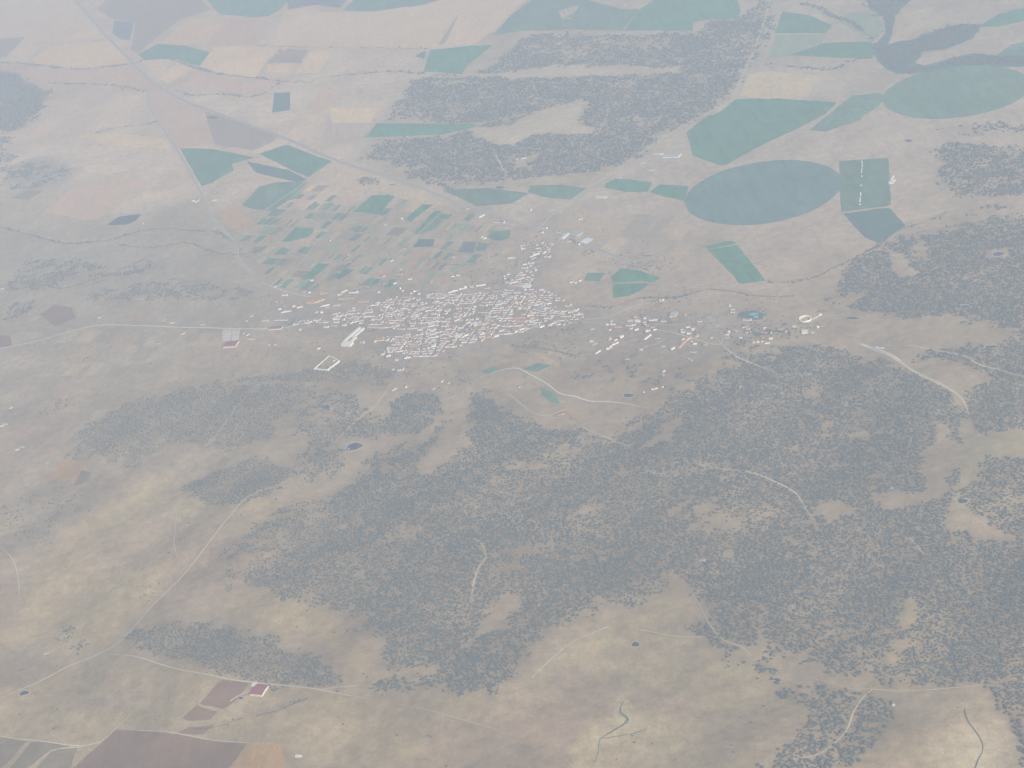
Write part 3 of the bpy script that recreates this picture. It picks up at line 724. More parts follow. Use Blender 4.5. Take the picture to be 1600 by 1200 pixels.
# ponds
water, n, b = new_mat("pond_water")
b.inputs["Base Color"].default_value = (.028, .045, .075, 1); b.inputs["Roughness"].default_value = .35
PONDS = [(553, 698, 13, 5.4, -.25, 'largest dark pond on the pasture below the village'), (509, 636, 7, 3, -.1, 'small pond left of the straight white track'),
         (698, 742, 7.5, 2.6, -.1, 'small pond in a pale clearing of the oak wood'), (993, 1007, 6, 4, 0, 'round pond at the head of the dry valley'),
         (38, 1083, 8, 3.2, -.25, 'dark pond beside the track in the lower left corner'), (1504, 783, 8, 3.6, .05, 'dark pond in the grassy valley at right'),
         (1511, 277, 9, 3, -.1, 'pond between the oaks right of the farm'), (1332, 497, 10, 2.2, .05, 'long dark pond right of the bullring'),
         (1560, 397, 9, 3, -.1, 'pale-rimmed pond in the right-hand oak wood'), (1549, 542, 9, 2.4, -.05, 'lower pale-rimmed pond in the right-hand oak wood'),
         (1420, 220, 5.5, 2, 0, 'tiny pond below the upper pivot circle'), (613, 288, 5, 1.6, 0, 'tiny pond beside the highway left of the wood'),
         (781, 293, 6.5, 1.8, 0, 'tiny pond under the northern wood'), (982, 618, 8, 2.8, 0, 'pond above the winding white track'),
         (332, 184, 9, 2.5, 0, 'thin dark patch right of the rose coloured field'), (376, 1091, 4, 1.8, 0, 'tiny pond left of the red roofed barn')]  # the thin dark patch stands for a bush, drawn like the ponds
rim_m = plain_mat("pond_rim_earth", (.42, .36, .27), .1, 1 / 20.0)
for (x, y, a, c, tl, lb) in PONDS:
    t = np.linspace(0, 2 * np.pi, 28, endpoint=False)
    wob = 1 + .09 * np.sin(3 * t + x) + .06 * np.sin(5 * t + y)
    for k_, mm, nm in ((1.2, rim_m, "pond_bank"), (1.0, water, "pond")):
        ex, ey = a * k_ * np.cos(t) * wob, (c * k_ + (k_ > 1) * .5) * np.sin(t) * wob
        pp = G(x + ex * math.cos(tl) - ey * math.sin(tl), y + ex * math.sin(tl) + ey * math.cos(tl))
        if nm == "pond_bank" and y < 300: continue
        o = drape(nm, pp, mm, nxt() + (0.1 if nm == "pond" else 0), 0, spacing=20)
        tag(o, lb if nm == "pond" else "pale bare rim round the " + lb, kind="structure")
pp = world_poly([(166, 352), (185, 339), (205, 336), (221, 335), (212, 345), (198, 351), (180, 352)])
tag(drape("pond", pp, water, nxt() + .1, 1.0), "dark blue angular reservoir on the left plain", kind="structure")
pool_m, n, b = new_mat("pool_water"); b.inputs["Base Color"].default_value = (.16, .38, .42, 1); b.inputs["Roughness"].default_value = .3
tag(drape("swimming_pool", world_poly([(1167, 491.5), (1178, 488.5), (1186, 489.5), (1184, 493), (1185, 497), (1177, 498), (1176, 494)]), pool_m, nxt() + .1, 0), "turquoise angular swimming pool in a dark lawn", kind="structure")

# roads, tracks and streams
road_m = plain_mat("asphalt_road", (.29, .27, .245), .10, 1 / 15.0)
track_m = plain_mat("dusty_track", (.52, .44, .32), .12, 1 / 15.0)
white_m = plain_mat("white_gravel", (.62, .56, .46), .10, 1 / 15.0)
creek_m = plain_mat("creek_bed", (.12, .13, .11), .2, 1 / 30.0)
stream_m = plain_mat("stream_water", (.085, .135, .115), .15, 1 / 30.0, .5)
verge_m = plain_mat("road_verge", (.43, .36, .27), .12, 1 / 25.0)

ROADPTS = []
def smooth_line(w_, step=22):
    # Catmull-Rom
    out = []
    n_ = len(w_)
    for i in range(n_ - 1):
        p0, p1, p2, p3 = w_[max(i - 1, 0)], w_[i], w_[i + 1], w_[min(i + 2, n_ - 1)]
        k = max(2, int(np.linalg.norm(p2 - p1) / step))
        for j in range(k):
            t = j / k
            out.append(.5 * ((2 * p1) + (-p0 + p2) * t + (2 * p0 - 5 * p1 + 4 * p2 - p3) * t * t + (-p0 + 3 * p1 - 3 * p2 + p3) * t ** 3))
    out.append(w_[-1])
    return np.array(out)

def ribbon(name, pts, width, mat, label, wob=0.0, cat=None, var=0.0):
    w_ = smooth_line(world_poly(pts))
    if name in ('road', 'track', 'street'): ROADPTS.append(smooth_line(w_, 5))
    d = np.gradient(w_, axis=0); d /= np.linalg.norm(d, axis=1)[:, None] + 1e-9
    nrm = np.stack([-d[:, 1], d[:, 0]], 1)
    if wob: w_ = w_ + nrm * ((vnoise(w_[:, 0], w_[:, 1], 60, 3) - .5) * 2 * wob)[:, None]
    if name == 'track': width = width * .86
    hw = width / 2 * (1 + var * (vnoise(w_[:, 0], w_[:, 1], 45, 8) - .5) * 2)
    if name != 'road' and len(hw) > 20:
        k_ = np.clip(np.arange(len(hw)) / 8, .12, 1); hw = hw * k_ * k_[::-1]
    off = nxt(True)
    vs = []; fs = []
    for s_ in (-1, 0, 1):
        e = w_ + nrm * (hw * s_)[:, None]
        vs.append(np.column_stack([e, height(e[:, 0], e[:, 1]) + off]))
    n_ = len(w_)
    vs = np.concatenate(vs)
    for i in range(n_ - 1):
        fs.append((i + n_, i, i + 1, i + 1 + n_)); fs.append((i + 2 * n_, i + n_, i + 1 + n_, i + 1 + 2 * n_))
    fs = [f_[::-1] for f_ in fs]
    o = mesh_obj(name, vs, fs, mat)
    return tag(o, label, cat, kind="structure")

HWY = [(100, -20), (118, 2), (140, 26), (170, 60), (205, 96), (230, 122), (250, 137), (285, 156), (320, 170), (400, 199), (450, 218), (500, 240), (535, 254), (600, 274), (660, 294), (720, 320), (760, 331), (800, 346), (845, 360), (880, 370), (910, 380), (940, 392), (990, 412), (1015, 424)]
SIDE = [(245, 132), (232, 148), (236, 172), (262, 212), (285, 247), (305, 285), (320, 312), (332, 342), (350, 362), (368, 385), (372, 405), (395, 430), (410, 442)]
CROSS = [(838, 362), (870, 330), (915, 297), (950, 275), (1012, 232), (1065, 199), (1112, 174), (1148, 150), (1160, 118), (1187, 55), (1206, -10)]
LEFT = [(-20, 548), (50, 535), (110, 518), (160, 508), (215, 509), (300, 512), (390, 514), (440, 513), (475, 505)]
ribbon("road_verge", HWY, 28, verge_m, "pale dusty verge along the highway", var=.25)
ribbon("road", HWY, 9, road_m, "straight grey highway crossing from the far left to the crossroads", cat="road")
ribbon("road_verge", SIDE, 20, verge_m, "dusty verge along the straight side road", var=.3)
ribbon("road", SIDE, 8, road_m, "side road running down from the highway to the village's left end", cat="road")
ribbon("road", CROSS, 11, plain_mat("worn_road", (.46, .40, .31), .1, 1 / 15.0), "pale road leaving the crossroads along the northern wood", cat="road")
ribbon("road", LEFT, 9, white_m, "white country road entering the village from the left edge", cat="road")
ribbon("road", [(410, 442), (430, 450), (455, 458), (484, 464)], 10, track_m, "pale lane skirting the gardens at the village's left end", cat="road")
ribbon("road", [(440, 513), (470, 499), (500, 481), (530, 465), (556, 454), (590, 445)], 17, road_m, "grey bypass road past the orange terrace at the village's left end", cat="road")
ribbon("street", [(845, 361), (832, 378), (820, 392), (806, 410), (800, 425), (792, 440), (782, 455), (770, 475), (745, 492)], 12, road_m, "street from the crossroads down into the village centre", cat="street")
ribbon("street", [(690, 505), (686, 520), (680, 545), (672, 560)], 7, road_m, "narrow dark street running down through the lower village", cat="street")
ribbon("street", [(634, 487), (635, 500), (636, 515)], 6, road_m, "short dark street in the middle of the village", cat="street")
ribbon("street", [(663, 520), (650, 538), (637, 555), (628, 572), (617, 590)], 9, road_m, "street leaving the bottom of the village toward the white track", cat="street")
ribbon("street", [(745, 492), (790, 512), (830, 516), (880, 506)], 9, road_m, "street along the lower right edge of the village", cat="street")
ribbon("road", [(880, 506), (930, 505), (1000, 507), (1100, 507), (1150, 507), (1250, 503), (1300, 494), (1330, 490)], 8, plain_mat("grey_road", (.33, .32, .30), .1, 1 / 15.0), "grey road from the village to the bullring", cat="road")
ribbon("road", [(890, 500), (945, 497), (975, 485), (1000, 476), (1040, 472), (1060, 469), (1110, 465)], 8, track_m, "curved lane above the right-hand hamlet", cat="road")
ribbon("track", [(1000, 512), (1040, 518), (1060, 522), (1085, 530), (1110, 537), (1124, 539), (1130, 530), (1126, 515), (1125, 507)], 9, track_m, "looping lane round the brick-red compound", cat="track")
ribbon("track", [(1118, 523), (1127, 537), (1150, 557), (1180, 570), (1205, 579), (1215, 586)], 9, track_m, "track leaving the hamlet toward the oak wood", cat="track")
ribbon("track", [(980, 527), (1010, 518), (1030, 505)], 5, track_m, "short lane through the right-hand hamlet", cat="track")
ribbon("track", [(1040, 530), (1020, 540), (1000, 545)], 5, track_m, "short pale lane left of the brick-red compound", cat="track")
ribbon("track", [(1320, 527), (1345, 539), (1380, 552), (1408, 567), (1440, 587), (1470, 601), (1502, 622), (1515, 650)], 16, track_m, "wide pale cutting running down into the right-hand woods", cat="track", var=.4)
ribbon("track", [(1345, 537), (1380, 549), (1408, 564)], 8, white_m, "white strip along the wide pale cutting", cat="track", var=.4)
ribbon("track", [(1375, 541), (1410, 540), (1450, 545), (1500, 555), (1530, 570), (1560, 578), (1610, 592)], 6, track_m, "thin track through the right-hand oak wood", cat="track", var=.4)
ribbon("track", [(617, 590), (603, 612), (585, 636), (560, 655), (540, 674), (512, 703)], 7, track_m, "straight white track below the village toward the large pond", cat="track")
ribbon("track", [(470, 742), (430, 760), (390, 775), (365, 800), (340, 830), (310, 870), (280, 906), (240, 945), (210, 980), (185, 1005), (155, 1022), (110, 1040), (60, 1066), (-10, 1098)], 6, track_m, "long diagonal track down the tawny slope at left", cat="track")
ribbon("track", [(278, 785), (275, 818), (272, 850), (279, 880), (272, 900)], 4, track_m, "short thin track left of the long diagonal one", cat="track")
ribbon("track", [(150, 1022), (205, 1025), (250, 1038), (300, 1050), (350, 1060), (400, 1067), (450, 1072), (500, 1078), (530, 1084), (580, 1092)], 6, track_m, "track under the lower left oak wood past the red roofed barn", cat="track")
ribbon("track", [(500, 1078), (530, 1074), (560, 1071)], 4, track_m, "short fork of the track right of the barn", cat="track")
ribbon("track", [(600, 1095), (660, 1108), (700, 1118), (740, 1130), (780, 1142), (800, 1162)], 5, plain_mat("faint_track", (.40, .35, .25), .1, .05), "faint track over the bare bottom slope", cat="track", var=.4)
ribbon("track", [(222, 1098), (200, 1120), (180, 1140), (155, 1160), (110, 1165), (40, 1156), (-10, 1148)], 5, track_m, "pale farm lane above the purple-brown field", cat="track", var=.3)
ribbon("track", [(155, 1160), (120, 1168), (80, 1174), (45, 1202)], 5, track_m, "pale lane between the dark corner fields", cat="track", var=.3)
ribbon("track", [(182, 1139), (280, 1147), (386, 1161), (440, 1164)], 5, track_m, "pale boundary lane above the purple-brown field", cat="track", var=.3)
ribbon("track", [(360, 1096), (372, 1088), (390, 1080)], 6, track_m, "short drive leading to the red roofed barn", cat="track")
ribbon("track", [(740, 603), (757, 588), (790, 577), (810, 576), (828, 585), (850, 597), (865, 608), (877, 616), (900, 620), (920, 627), (950, 628), (980, 631), (1000, 636), (1026, 639)], 8, white_m, "winding white gravel track below the village", cat="track")
ribbon("track", [(795, 615), (812, 630), (830, 643), (850, 650), (868, 646), (885, 640)], 7, track_m, "pale track along the upper edge of the oak wood", cat="track", var=.3)
ribbon("track", [(850, 652), (880, 655), (905, 666), (925, 675), (950, 685), (985, 698)], 5, track_m, "broken pale track entering the oak wood", cat="track", var=.6)
ribbon("track", [(1090, 724), (1130, 733), (1160, 736), (1190, 744), (1235, 765), (1250, 780), (1262, 800), (1272, 812), (1276, 830)], 6, track_m, "pale track curving through the centre of the oak wood", cat="track", var=.5)
ribbon("track", [(1420, 840), (1430, 850), (1443, 866)], 6, track_m, "short pale track piece in the oak wood at right", cat="track", var=.5)
ribbon("track", [(832, 1060), (845, 1045), (885, 1010), (920, 992), (950, 980)], 4, track_m, "faint track left of the round pond", cat="track", var=.4)
ribbon("track", [(993, 983), (1020, 988), (1060, 995), (1098, 996)], 4, track_m, "faint level track above the round pond", cat="track", var=.4)
ribbon("track", [(1092, 942), (1103, 965), (1110, 978), (1130, 1000), (1160, 1012), (1174, 1026)], 4, track_m, "thin track slanting down right of the round pond", cat="track", var=.4)
ribbon("track", [(1235, 1045), (1255, 1057), (1290, 1065), (1312, 1070), (1328, 1077), (1362, 1077), (1400, 1080), (1480, 1076), (1560, 1071)], 4, track_m, "level pale track among the scattered oaks at lower right", cat="track", var=.5)
ribbon("track", [(1364, 1077), (1350, 1089), (1334, 1113), (1322, 1143), (1300, 1165), (1277, 1180), (1240, 1187)], 4, track_m, "branch track winding down among the scattered oaks", cat="track", var=.5)
ribbon("track", [(-5, 850), (18, 872), (28, 900), (30, 930)], 5, track_m, "pale track at the left edge of the tawny slope", cat="track", var=.4)
ribbon("track", [(170, 625), (125, 656), (95, 676), (60, 702), (-10, 745)], 5, track_m, "straight pale lane over the left slope", cat="track", var=.3)
ribbon("track", [(400, 610), (380, 625), (330, 690), (280, 715), (235, 745), (222, 765)], 7, plain_mat("faint_path", (.33, .29, .225), .1, .05), "faint wide path through the left shrub slope", cat="track", var=.5)
ribbon("track", [(537, 251), (560, 228), (585, 196), (600, 175), (615, 150), (635, 128), (660, 112), (668, 80), (700, 40), (722, 15)], 9, track_m, "pale track along the left edge of the northern wood", cat="track")
ribbon("track", [(140, 22), (160, 10), (178, -8)], 12, track_m, "short white track at the far highway", cat="track")
ribbon("track", [(214, 86), (250, 56), (284, 30)], 12, track_m, "straight white farm track in the far fields", cat="track")
ribbon("track", [(435, 442), (470, 410), (500, 372), (530, 340), (560, 318)], 5, track_m, "straight farm lane slanting through the gardens, left one", cat="track", var=.3)
ribbon("track", [(612, 415), (640, 385), (660, 360), (690, 335), (725, 322)], 6, track_m, "straight farm lane slanting through the gardens, right one", cat="track", var=.3)
ribbon("track", [(400, 350), (420, 325), (470, 290), (500, 262), (520, 252)], 7, track_m, "farm lane from the highway down to the gardens", cat="track", var=.3)
ribbon("track", [(385, 375), (440, 385), (480, 400), (560, 412), (620, 418)], 4, track_m, "cross lane through the lower gardens", cat="track", var=.3)
ribbon("track", [(953, 167), (945, 190), (935, 210)], 5, track_m, "short pale track inside the northern wood", cat="track", var=.4)
ribbon("track", [(770, 232), (785, 262), (800, 285)], 8, track_m, "short pale track down through the northern wood", cat="track", var=.4)
ribbon("track", [(740, 840), (752, 850), (760, 872), (750, 885), (742, 905), (738, 940)], 5, track_m, "pale eroded gully in the middle of the oak wood", cat="gully", wob=5, var=.8)
ribbon("track", [(1075, 395), (1160, 380), (1250, 355), (1312, 333)], 7, track_m, "pale field lane below the lower pivot circle", cat="track", var=.4)
ribbon("track", [(870, 460), (980, 442), (1030, 443), (1100, 450), (1200, 440)], 5, track_m, "thin field lane between the two halves of the green field", cat="track", var=.5)

CREEKS = [
    ([(-20, 96), (40, 100), (90, 106), (125, 108), (160, 105), (200, 100), (230, 93), (260, 90), (280, 97), (305, 106), (340, 115), (400, 122), (432, 126), (480, 129), (500, 122), (560, 116), (610, 112), (660, 115)], 'dark creek across the far left fields', 1.0),
    ([(80, 130), (110, 131), (140, 131), (170, 133), (200, 137), (228, 144)], 'short creek under the pinkish strip', .7),
    ([(278, 142), (300, 149), (340, 147), (380, 151), (400, 150), (420, 143), (434, 128)], 'creek under the pale pink parcel', .8),
    ([(-20, 352), (0, 355), (50, 368), (100, 380), (150, 378), (180, 373), (200, 366), (240, 358), (300, 360), (340, 363), (360, 376), (378, 390)], 'winding creek across the left plain', .9),
    ([(1200, 442), (1240, 440), (1275, 433), (1300, 420), (1335, 403), (1370, 385), (1400, 362), (1430, 352), (1450, 344), (1480, 333)], 'creek below the tilted green square', .8),
    ([(1378, 382), (1420, 371), (1445, 362), (1500, 352), (1560, 340), (1610, 328)], 'dark gully along the upper edge of the right-hand wood', .6),
    ([(0, 460), (60, 445), (100, 450), (180, 425), (240, 398)], 'faint creek on the left plain', .5),
    ([(180, 380), (230, 387), (290, 380), (340, 395), (400, 398)], 'lower creek joining the gardens', .5),
    ([(400, 72), (500, 74), (600, 75), (680, 78)], 'straight ditch across the wide pale parcels', .15),
    ([(1200, 100), (1250, 105), (1300, 108), (1330, 96), (1360, 90)], 'curving creek above the straw field', .9),
    ([(1255, 6), (1280, 12), (1300, 25), (1332, 35), (1350, 50), (1366, 62)], 'treed brook running down to the river', 1.6),
    ([(150, 208), (180, 200), (225, 195), (245, 190)], 'dark hollow across the straw strips', .8),
    ([(400, 1120), (430, 1112), (450, 1103), (482, 1092)], 'hedge-lined ditch right of the barn', .6),
    ([(380, 1122), (340, 1135), (300, 1140)], 'faint ditch below the barn', .1),
    ([(800, 540), (850, 545), (900, 556)], 'green ditch among the gardens below the village', .5),
    ([(900, 475), (950, 480), (1000, 466), (1060, 464), (1110, 452), (1180, 462), (1240, 463)], 'bushy ditch right of the village', .8),
    ([(780, 395), (740, 412), (690, 415), (640, 430)], 'garden ditch above the village', .4),
]
for pts, lb, dn_ in CREEKS:
    ribbon("stream", pts, 3 + 3.5 * min(1, dn_), creek_m, lb, wob=5, var=.7)
ribbon("stream", [(968, 1066), (971, 1080), (978, 1090), (972, 1100), (970, 1114), (980, 1122), (977, 1130), (955, 1143), (938, 1155), (933, 1175), (922, 1205)], 4.2, stream_m, "thin green stream at the bottom of the dry valley", wob=6, var=.8)
ribbon("stream", [(940, 1155), (960, 1152), (990, 1147), (1010, 1140)], 3, stream_m, "side branch of the thin green stream", wob=2, var=.4)
ribbon("stream", [(1505, 1108), (1515, 1130), (1530, 1155), (1533, 1175), (1524, 1205)], 3.2, stream_m, "dark stream bed in the pale lower right valley", wob=9, var=.8)
ribbon("river", [(1352, -20), (1372, 8), (1388, 30), (1386, 55), (1376, 75), (1385, 95), (1400, 108), (1440, 108), (1500, 99), (1560, 96), (1620, 96)], 22, plain_mat("river_water", (.05, .08, .11), .1, .01, .4), "dark river winding through its thicket at the far right", wob=10)

# ---------------------------------------------------------------- houses
wall_mats = {
    'w': plain_mat("whitewash", (.90, .865, .775), .04, .5), 'c': plain_mat("cream_render", (.78, .70, .52), .06, .5),
    'y': plain_mat("yellow_render", (.74, .58, .22), .06, .5), 'o': plain_mat("orange_render", (.72, .45, .26), .08, .5),
    'p': plain_mat("bare_brick", (.50, .33, .26), .1, .5), 'g': plain_mat("grey_block", (.52, .51, .49), .08, .5),
}
roof_mats = {
    'r': plain_mat("old_roof_tiles", (.33, .205, .175), .2, .3), 'o': plain_mat("orange_roof_tiles", (.44, .25, .18), .15, .3),
    'm': plain_mat("maroon_roof_sheets", (.30, .085, .105), .08, .3), 'g': plain_mat("grey_roof_sheets", (.36, .37, .38), .1, .3),
    'c': plain_mat("cream_roof", (.70, .66, .54), .06, .3), 'w': plain_mat("white_flat_roof", (.66, .65, .60), .06, .3), 'd': plain_mat("weathered_roof_tiles", (.23, .17, .15), .2, .3),
}
# unit house: 1 x 1 x 1 walls with gables, the ridge along x; front at y = -0.5
def unit_wall(rise):
    v = [(-.5, -.5, -.25), (.5, -.5, -.25), (.5, .5, -.25), (-.5, .5, -.25), (-.5, -.5, 1), (.5, -.5, 1), (.5, .5, 1), (-.5, .5, 1), (-.5, 0, 1 + rise), (.5, 0, 1 + rise)]
    f_ = [(0, 1, 5, 4), (2, 3, 7, 6), (1, 2, 6, 9, 5), (3, 0, 4, 8, 7)]
    return v, f_
def unit_roof(rise, ov=.05, th=.05):
    v = []
    for z in (0, th):
        v += [(-.5 - ov, -.5 - ov, 1.004 - ov * rise * 2 + z), (.5 + ov, -.5 - ov, 1.004 - ov * rise * 2 + z), (.5 + ov, 0, 1.004 + rise + z), (-.5 - ov, 0, 1.004 + rise + z),
              (-.5 - ov, .5 + ov, 1.004 - ov * rise * 2 + z), (.5 + ov, .5 + ov, 1.004 - ov * rise * 2 + z)]
    f_ = [(6, 7, 8, 9), (9, 8, 11, 10), (0, 3, 2, 1), (3, 4, 5, 2), (0, 1, 7, 6), (4, 10, 11, 5), (1, 2, 8, 7), (2, 5, 11, 8), (3, 0, 6, 9), (4, 3, 9, 10)]
    return v, f_
RISE = {'gable': .30, 'flat': .03}
unit = {}
def unit_mesh(part, style, mk):
    k = (part, style, mk)
    if k not in unit:
        me_ = bpy.data.meshes.new(part)
        v, f_ = (unit_wall if part == 'wall' else unit_roof)(RISE[style])
        me_.from_pydata(v, [], f_); me_.update()
        me_.materials.append((wall_mats if part == 'wall' else roof_mats)[mk])
        unit[k] = me_
    return unit[k]
chim_me = bpy.data.meshes.new("chimney")
_cv = [(x, y, z) for z in (0, 1) for x, y in ((-.5, -.5), (.5, -.5), (.5, .5), (-.5, .5))]
chim_me.from_pydata(_cv, [], [(4, 5, 6, 7), (0, 1, 5, 4), (1, 2, 6, 5), (2, 3, 7, 6), (3, 0, 4, 7)]); chim_me.update()
chim_me.materials.append(wall_mats['w'])

STREETS = [[(634, 484), (635, 498), (636, 516)], [(651, 497), (650, 513)], [(692, 478), (688, 505), (684, 530), (679, 552)], [(664, 512), (660, 538), (655, 560)], [(745, 492), (720, 503), (700, 508), (660, 514)],
           [(772, 456), (752, 470), (744, 490)], [(598, 500), (611, 480), (640, 470), (668, 468)], [(712, 470), (707, 490), (703, 512)], [(740, 498), (722, 520), (712, 540)], [(806, 462), (790, 480), (776, 500), (770, 516)], [(640, 462), (672, 474), (700, 478), (735, 476)]]
NEARSTREET = []
for k_, st_ in enumerate(STREETS):
    ribbon("street", st_, 7, road_m, ['short dark street down the middle of the village', 'very short street right of the short dark one', 'long street running down through the right half of the village', 'street through the lower quarter of the village', 'street crossing the village above its lower quarter', 'street along the left side of the wooded village gap', 'bent street through the upper left quarter', 'street in the village centre below the upper lane', 'slanting street left of the tall white block', 'slanting street in the right part of the village', 'upper lane winding through the top of the village'][k_], cat="street")
    NEARSTREET.append(smooth_line(world_poly(st_), 4))
NEARSTREET = np.concatenate(NEARSTREET)
houses = []   # dicts
def seg_houses(x1, y1, x2, y2, t='wr', hh=6.5, depth=9.5, unitlen=None, one=False, nm='house'):
    """facade base line from pixel to pixel, seen from the camera; the house stands behind it"""
    A, B = G([x1, x2], [y1, y2])
    L = np.linalg.norm(B - A)
    if L < 6:
        m_ = (A + B) / 2; d = np.array([1.0, 0.0]) if L < .5 else (B - A) / L
        A, B = m_ - d * 4.5, m_ + d * 4.5; L = 9
    d = (B - A) / L
    nb = np.array([-d[1], d[0]])
    if nb[1] < 0: nb = -nb
    k = 1 if one else max(1, int(round(L / (unitlen or 11.5))))
    for i in range(k):
        c = A + d * L * (i + .5) / k
        w_ = L / k
        dd = depth * random.uniform(.85, 1.2) if not one else depth
        h_ = hh * random.uniform(.8, 1.15) if not one else hh
        wm, rm = t[0], t[1]
        if not one and t == 'wr':
            r_ = random.random()
            wm = 'w' if r_ < .80 else ('c' if r_ < .92 else 'p')
            r_ = random.random()
            rm = 'r' if r_ < .58 else ('d' if r_ < .84 else ('o' if r_ < .90 else 'w'))
        houses.append(dict(c=c + nb * dd / 2, ang=math.atan2(d[1], d[0]), w=w_ * (.99 if k > 1 else 1), d=dd, h=h_, wm=wm, rm=rm, one=one, px=((x1 + (x2 - x1) * (i + .5) / k), (y1 + (y2 - y1) * (i + .5) / k)), nm=nm))

def crop(ox, oy, segs):
    for s in segs:
        t = s[4] if len(s) > 4 else 'wr'
        hh = (s[5] if len(s) > 5 else 6.2) * (1.22 if t in ('wr', 'cr') else 1)
        seg_houses(ox + s[0] / 10, oy + s[1] / 10, ox + s[2] / 10, oy + s[3] / 10, t, hh)

crop(540, 430, [(0, 670, 150, 665), (200, 665, 440, 655), (580, 665, 720, 660), (780, 665, 860, 665), (950, 665, 1130, 660), (1200, 675, 1290, 670),
    (30, 620, 250, 600), (310, 590, 410, 590), (610, 600, 750, 595), (570, 440, 760, 430, 'cr'), (880, 410, 1000, 405), (820, 455, 900, 455), (1170, 480, 1230, 470), (1230, 468, 1275, 440), (1100, 400, 1160, 400),
    (1400, 425, 1560, 410), (1420, 370, 1550, 365), (1250, 515, 1330, 515), (1440, 495, 1540, 495), (1280, 560, 1360, 560), (1400, 565, 1500, 560), (1260, 615, 1400, 620),
    (330, 820, 600, 835, 'cr', 6), (800, 850, 920, 855, 'cr', 6), (960, 850, 1250, 830, 'cr', 6), (1280, 820, 1400, 790), (1330, 880, 1420, 850), (1500, 810, 1580, 790), (1400, 910, 1470, 910), (1250, 940, 1400, 930), (1300, 990, 1450, 980), (1480, 940, 1600, 935),
    (990, 760, 1090, 765), (1120, 750, 1180, 765), (1340, 745, 1490, 730), (1090, 990, 1140, 990), (1200, 1115, 1300, 1105, 'wr', 6.5), (1280, 1160, 1420, 1120, 'wr', 7), (750, 1045, 830, 1040), (850, 1010, 950, 1010, 'or'), (860, 1045, 970, 1045),
    (0, 745, 160, 745), (170, 730, 280, 720), (560, 540, 560, 540), (540, 560, 640, 555, 'cr'), (740, 430, 770, 400, 'cr'), (570, 560, 640, 540), (640, 530, 690, 480), (760, 590, 830, 550),
    (500, 280, 535, 275), (750, 145, 800, 130), (850, 225, 870, 215), (890, 255, 905, 250), (970, 75, 1030, 70), (1320, 130, 1370, 115), (1060, 270, 1130, 245), (1020, 295, 1035, 290), (550, 20, 590, 20), (590, 150, 660, 140, 'pr'), (300, 200, 360, 195, 'po'),
    (220, 1060, 280, 1070), (450, 1050, 480, 1045), (190, 430, 360, 420, 'oo'), (0, 370, 110, 370, 'or'), (330, 530, 400, 530), (330, 550, 400, 552), (50, 290, 200, 275), (860, 360, 1010, 350, 'or'), (380, 765, 540, 760, 'pr'), (700, 620, 740, 615)])
crop(660, 430, [(400, 285, 560, 240), (580, 235, 700, 200), (730, 200, 790, 195), (840, 180, 990, 155), (110, 290, 190, 290), (230, 300, 350, 305), (340, 435, 480, 450), (500, 480, 560, 480), (880, 470, 1000, 490), (440, 400, 540, 400),
    (360, 865, 520, 840, 'cr'), (380, 910, 510, 895, 'cr'), (370, 970, 490, 970), (510, 985, 600, 980, 'ww', 9), (800, 800, 870, 790, 'cw', 9), (880, 785, 1070, 745, 'yr', 6.5), (680, 765, 760, 755), (690, 715, 720, 700), (735, 710, 800, 705), (830, 705, 885, 695), (500, 730, 620, 690, 'cr'), (300, 740, 400, 730), (310, 815, 380, 805),
    (1160, 690, 1400, 680, 'wr', 6), (1160, 800, 1330, 790, 'wr', 6.5), (1080, 785, 1140, 780), (1200, 890, 1290, 870, 'wr', 7), (1290, 855, 1430, 885), (1450, 905, 1600, 840, 'wr', 7), (1320, 810, 1550, 800), (1400, 760, 1600, 755, 'po'), (890, 940, 1020, 910), (1120, 970, 1200, 955, 'wr', 7), (1000, 980, 1070, 975, 'or'), (620, 980, 740, 930), (360, 1050, 420, 1045, 'cr', 7),
    (990, 655, 1060, 635), (1260, 560, 1340, 560), (1330, 560, 1400, 490, 'oo'), (1400, 490, 1480, 415, 'oo'), (1370, 570, 1410, 565), (1470, 540, 1540, 535), (870, 590, 1060, 590, 'cr', 4.5), (860, 1000, 920, 1040, 'oo', 8), (720, 835, 755, 830, 'wr', 7), (420, 800, 445, 800), (560, 840, 600, 835), (590, 910, 610, 930), (650, 410, 690, 390), (700, 360, 760, 325, 'oo'),
    (1290, 125, 1440, 125, 'wr', 6.5), (1440, 120, 1490, 115), (1280, 65, 1310, 60), (1560, 60, 1600, 55), (1560, 190, 1600, 190, 'ww', 7), (1460, 180, 1560, 150, 'oo'), (1100, 260, 1280, 255, 'cr', 3.5), (1110, 310, 1220, 310, 'po'), (1340, 370, 1500, 320, 'cg', 4), (1270, 30, 1300, 25), (450, 30, 500, 25), (530, 20, 590, 10, 'cr'), (960, 210, 1050, 210, 'cr', 4)])
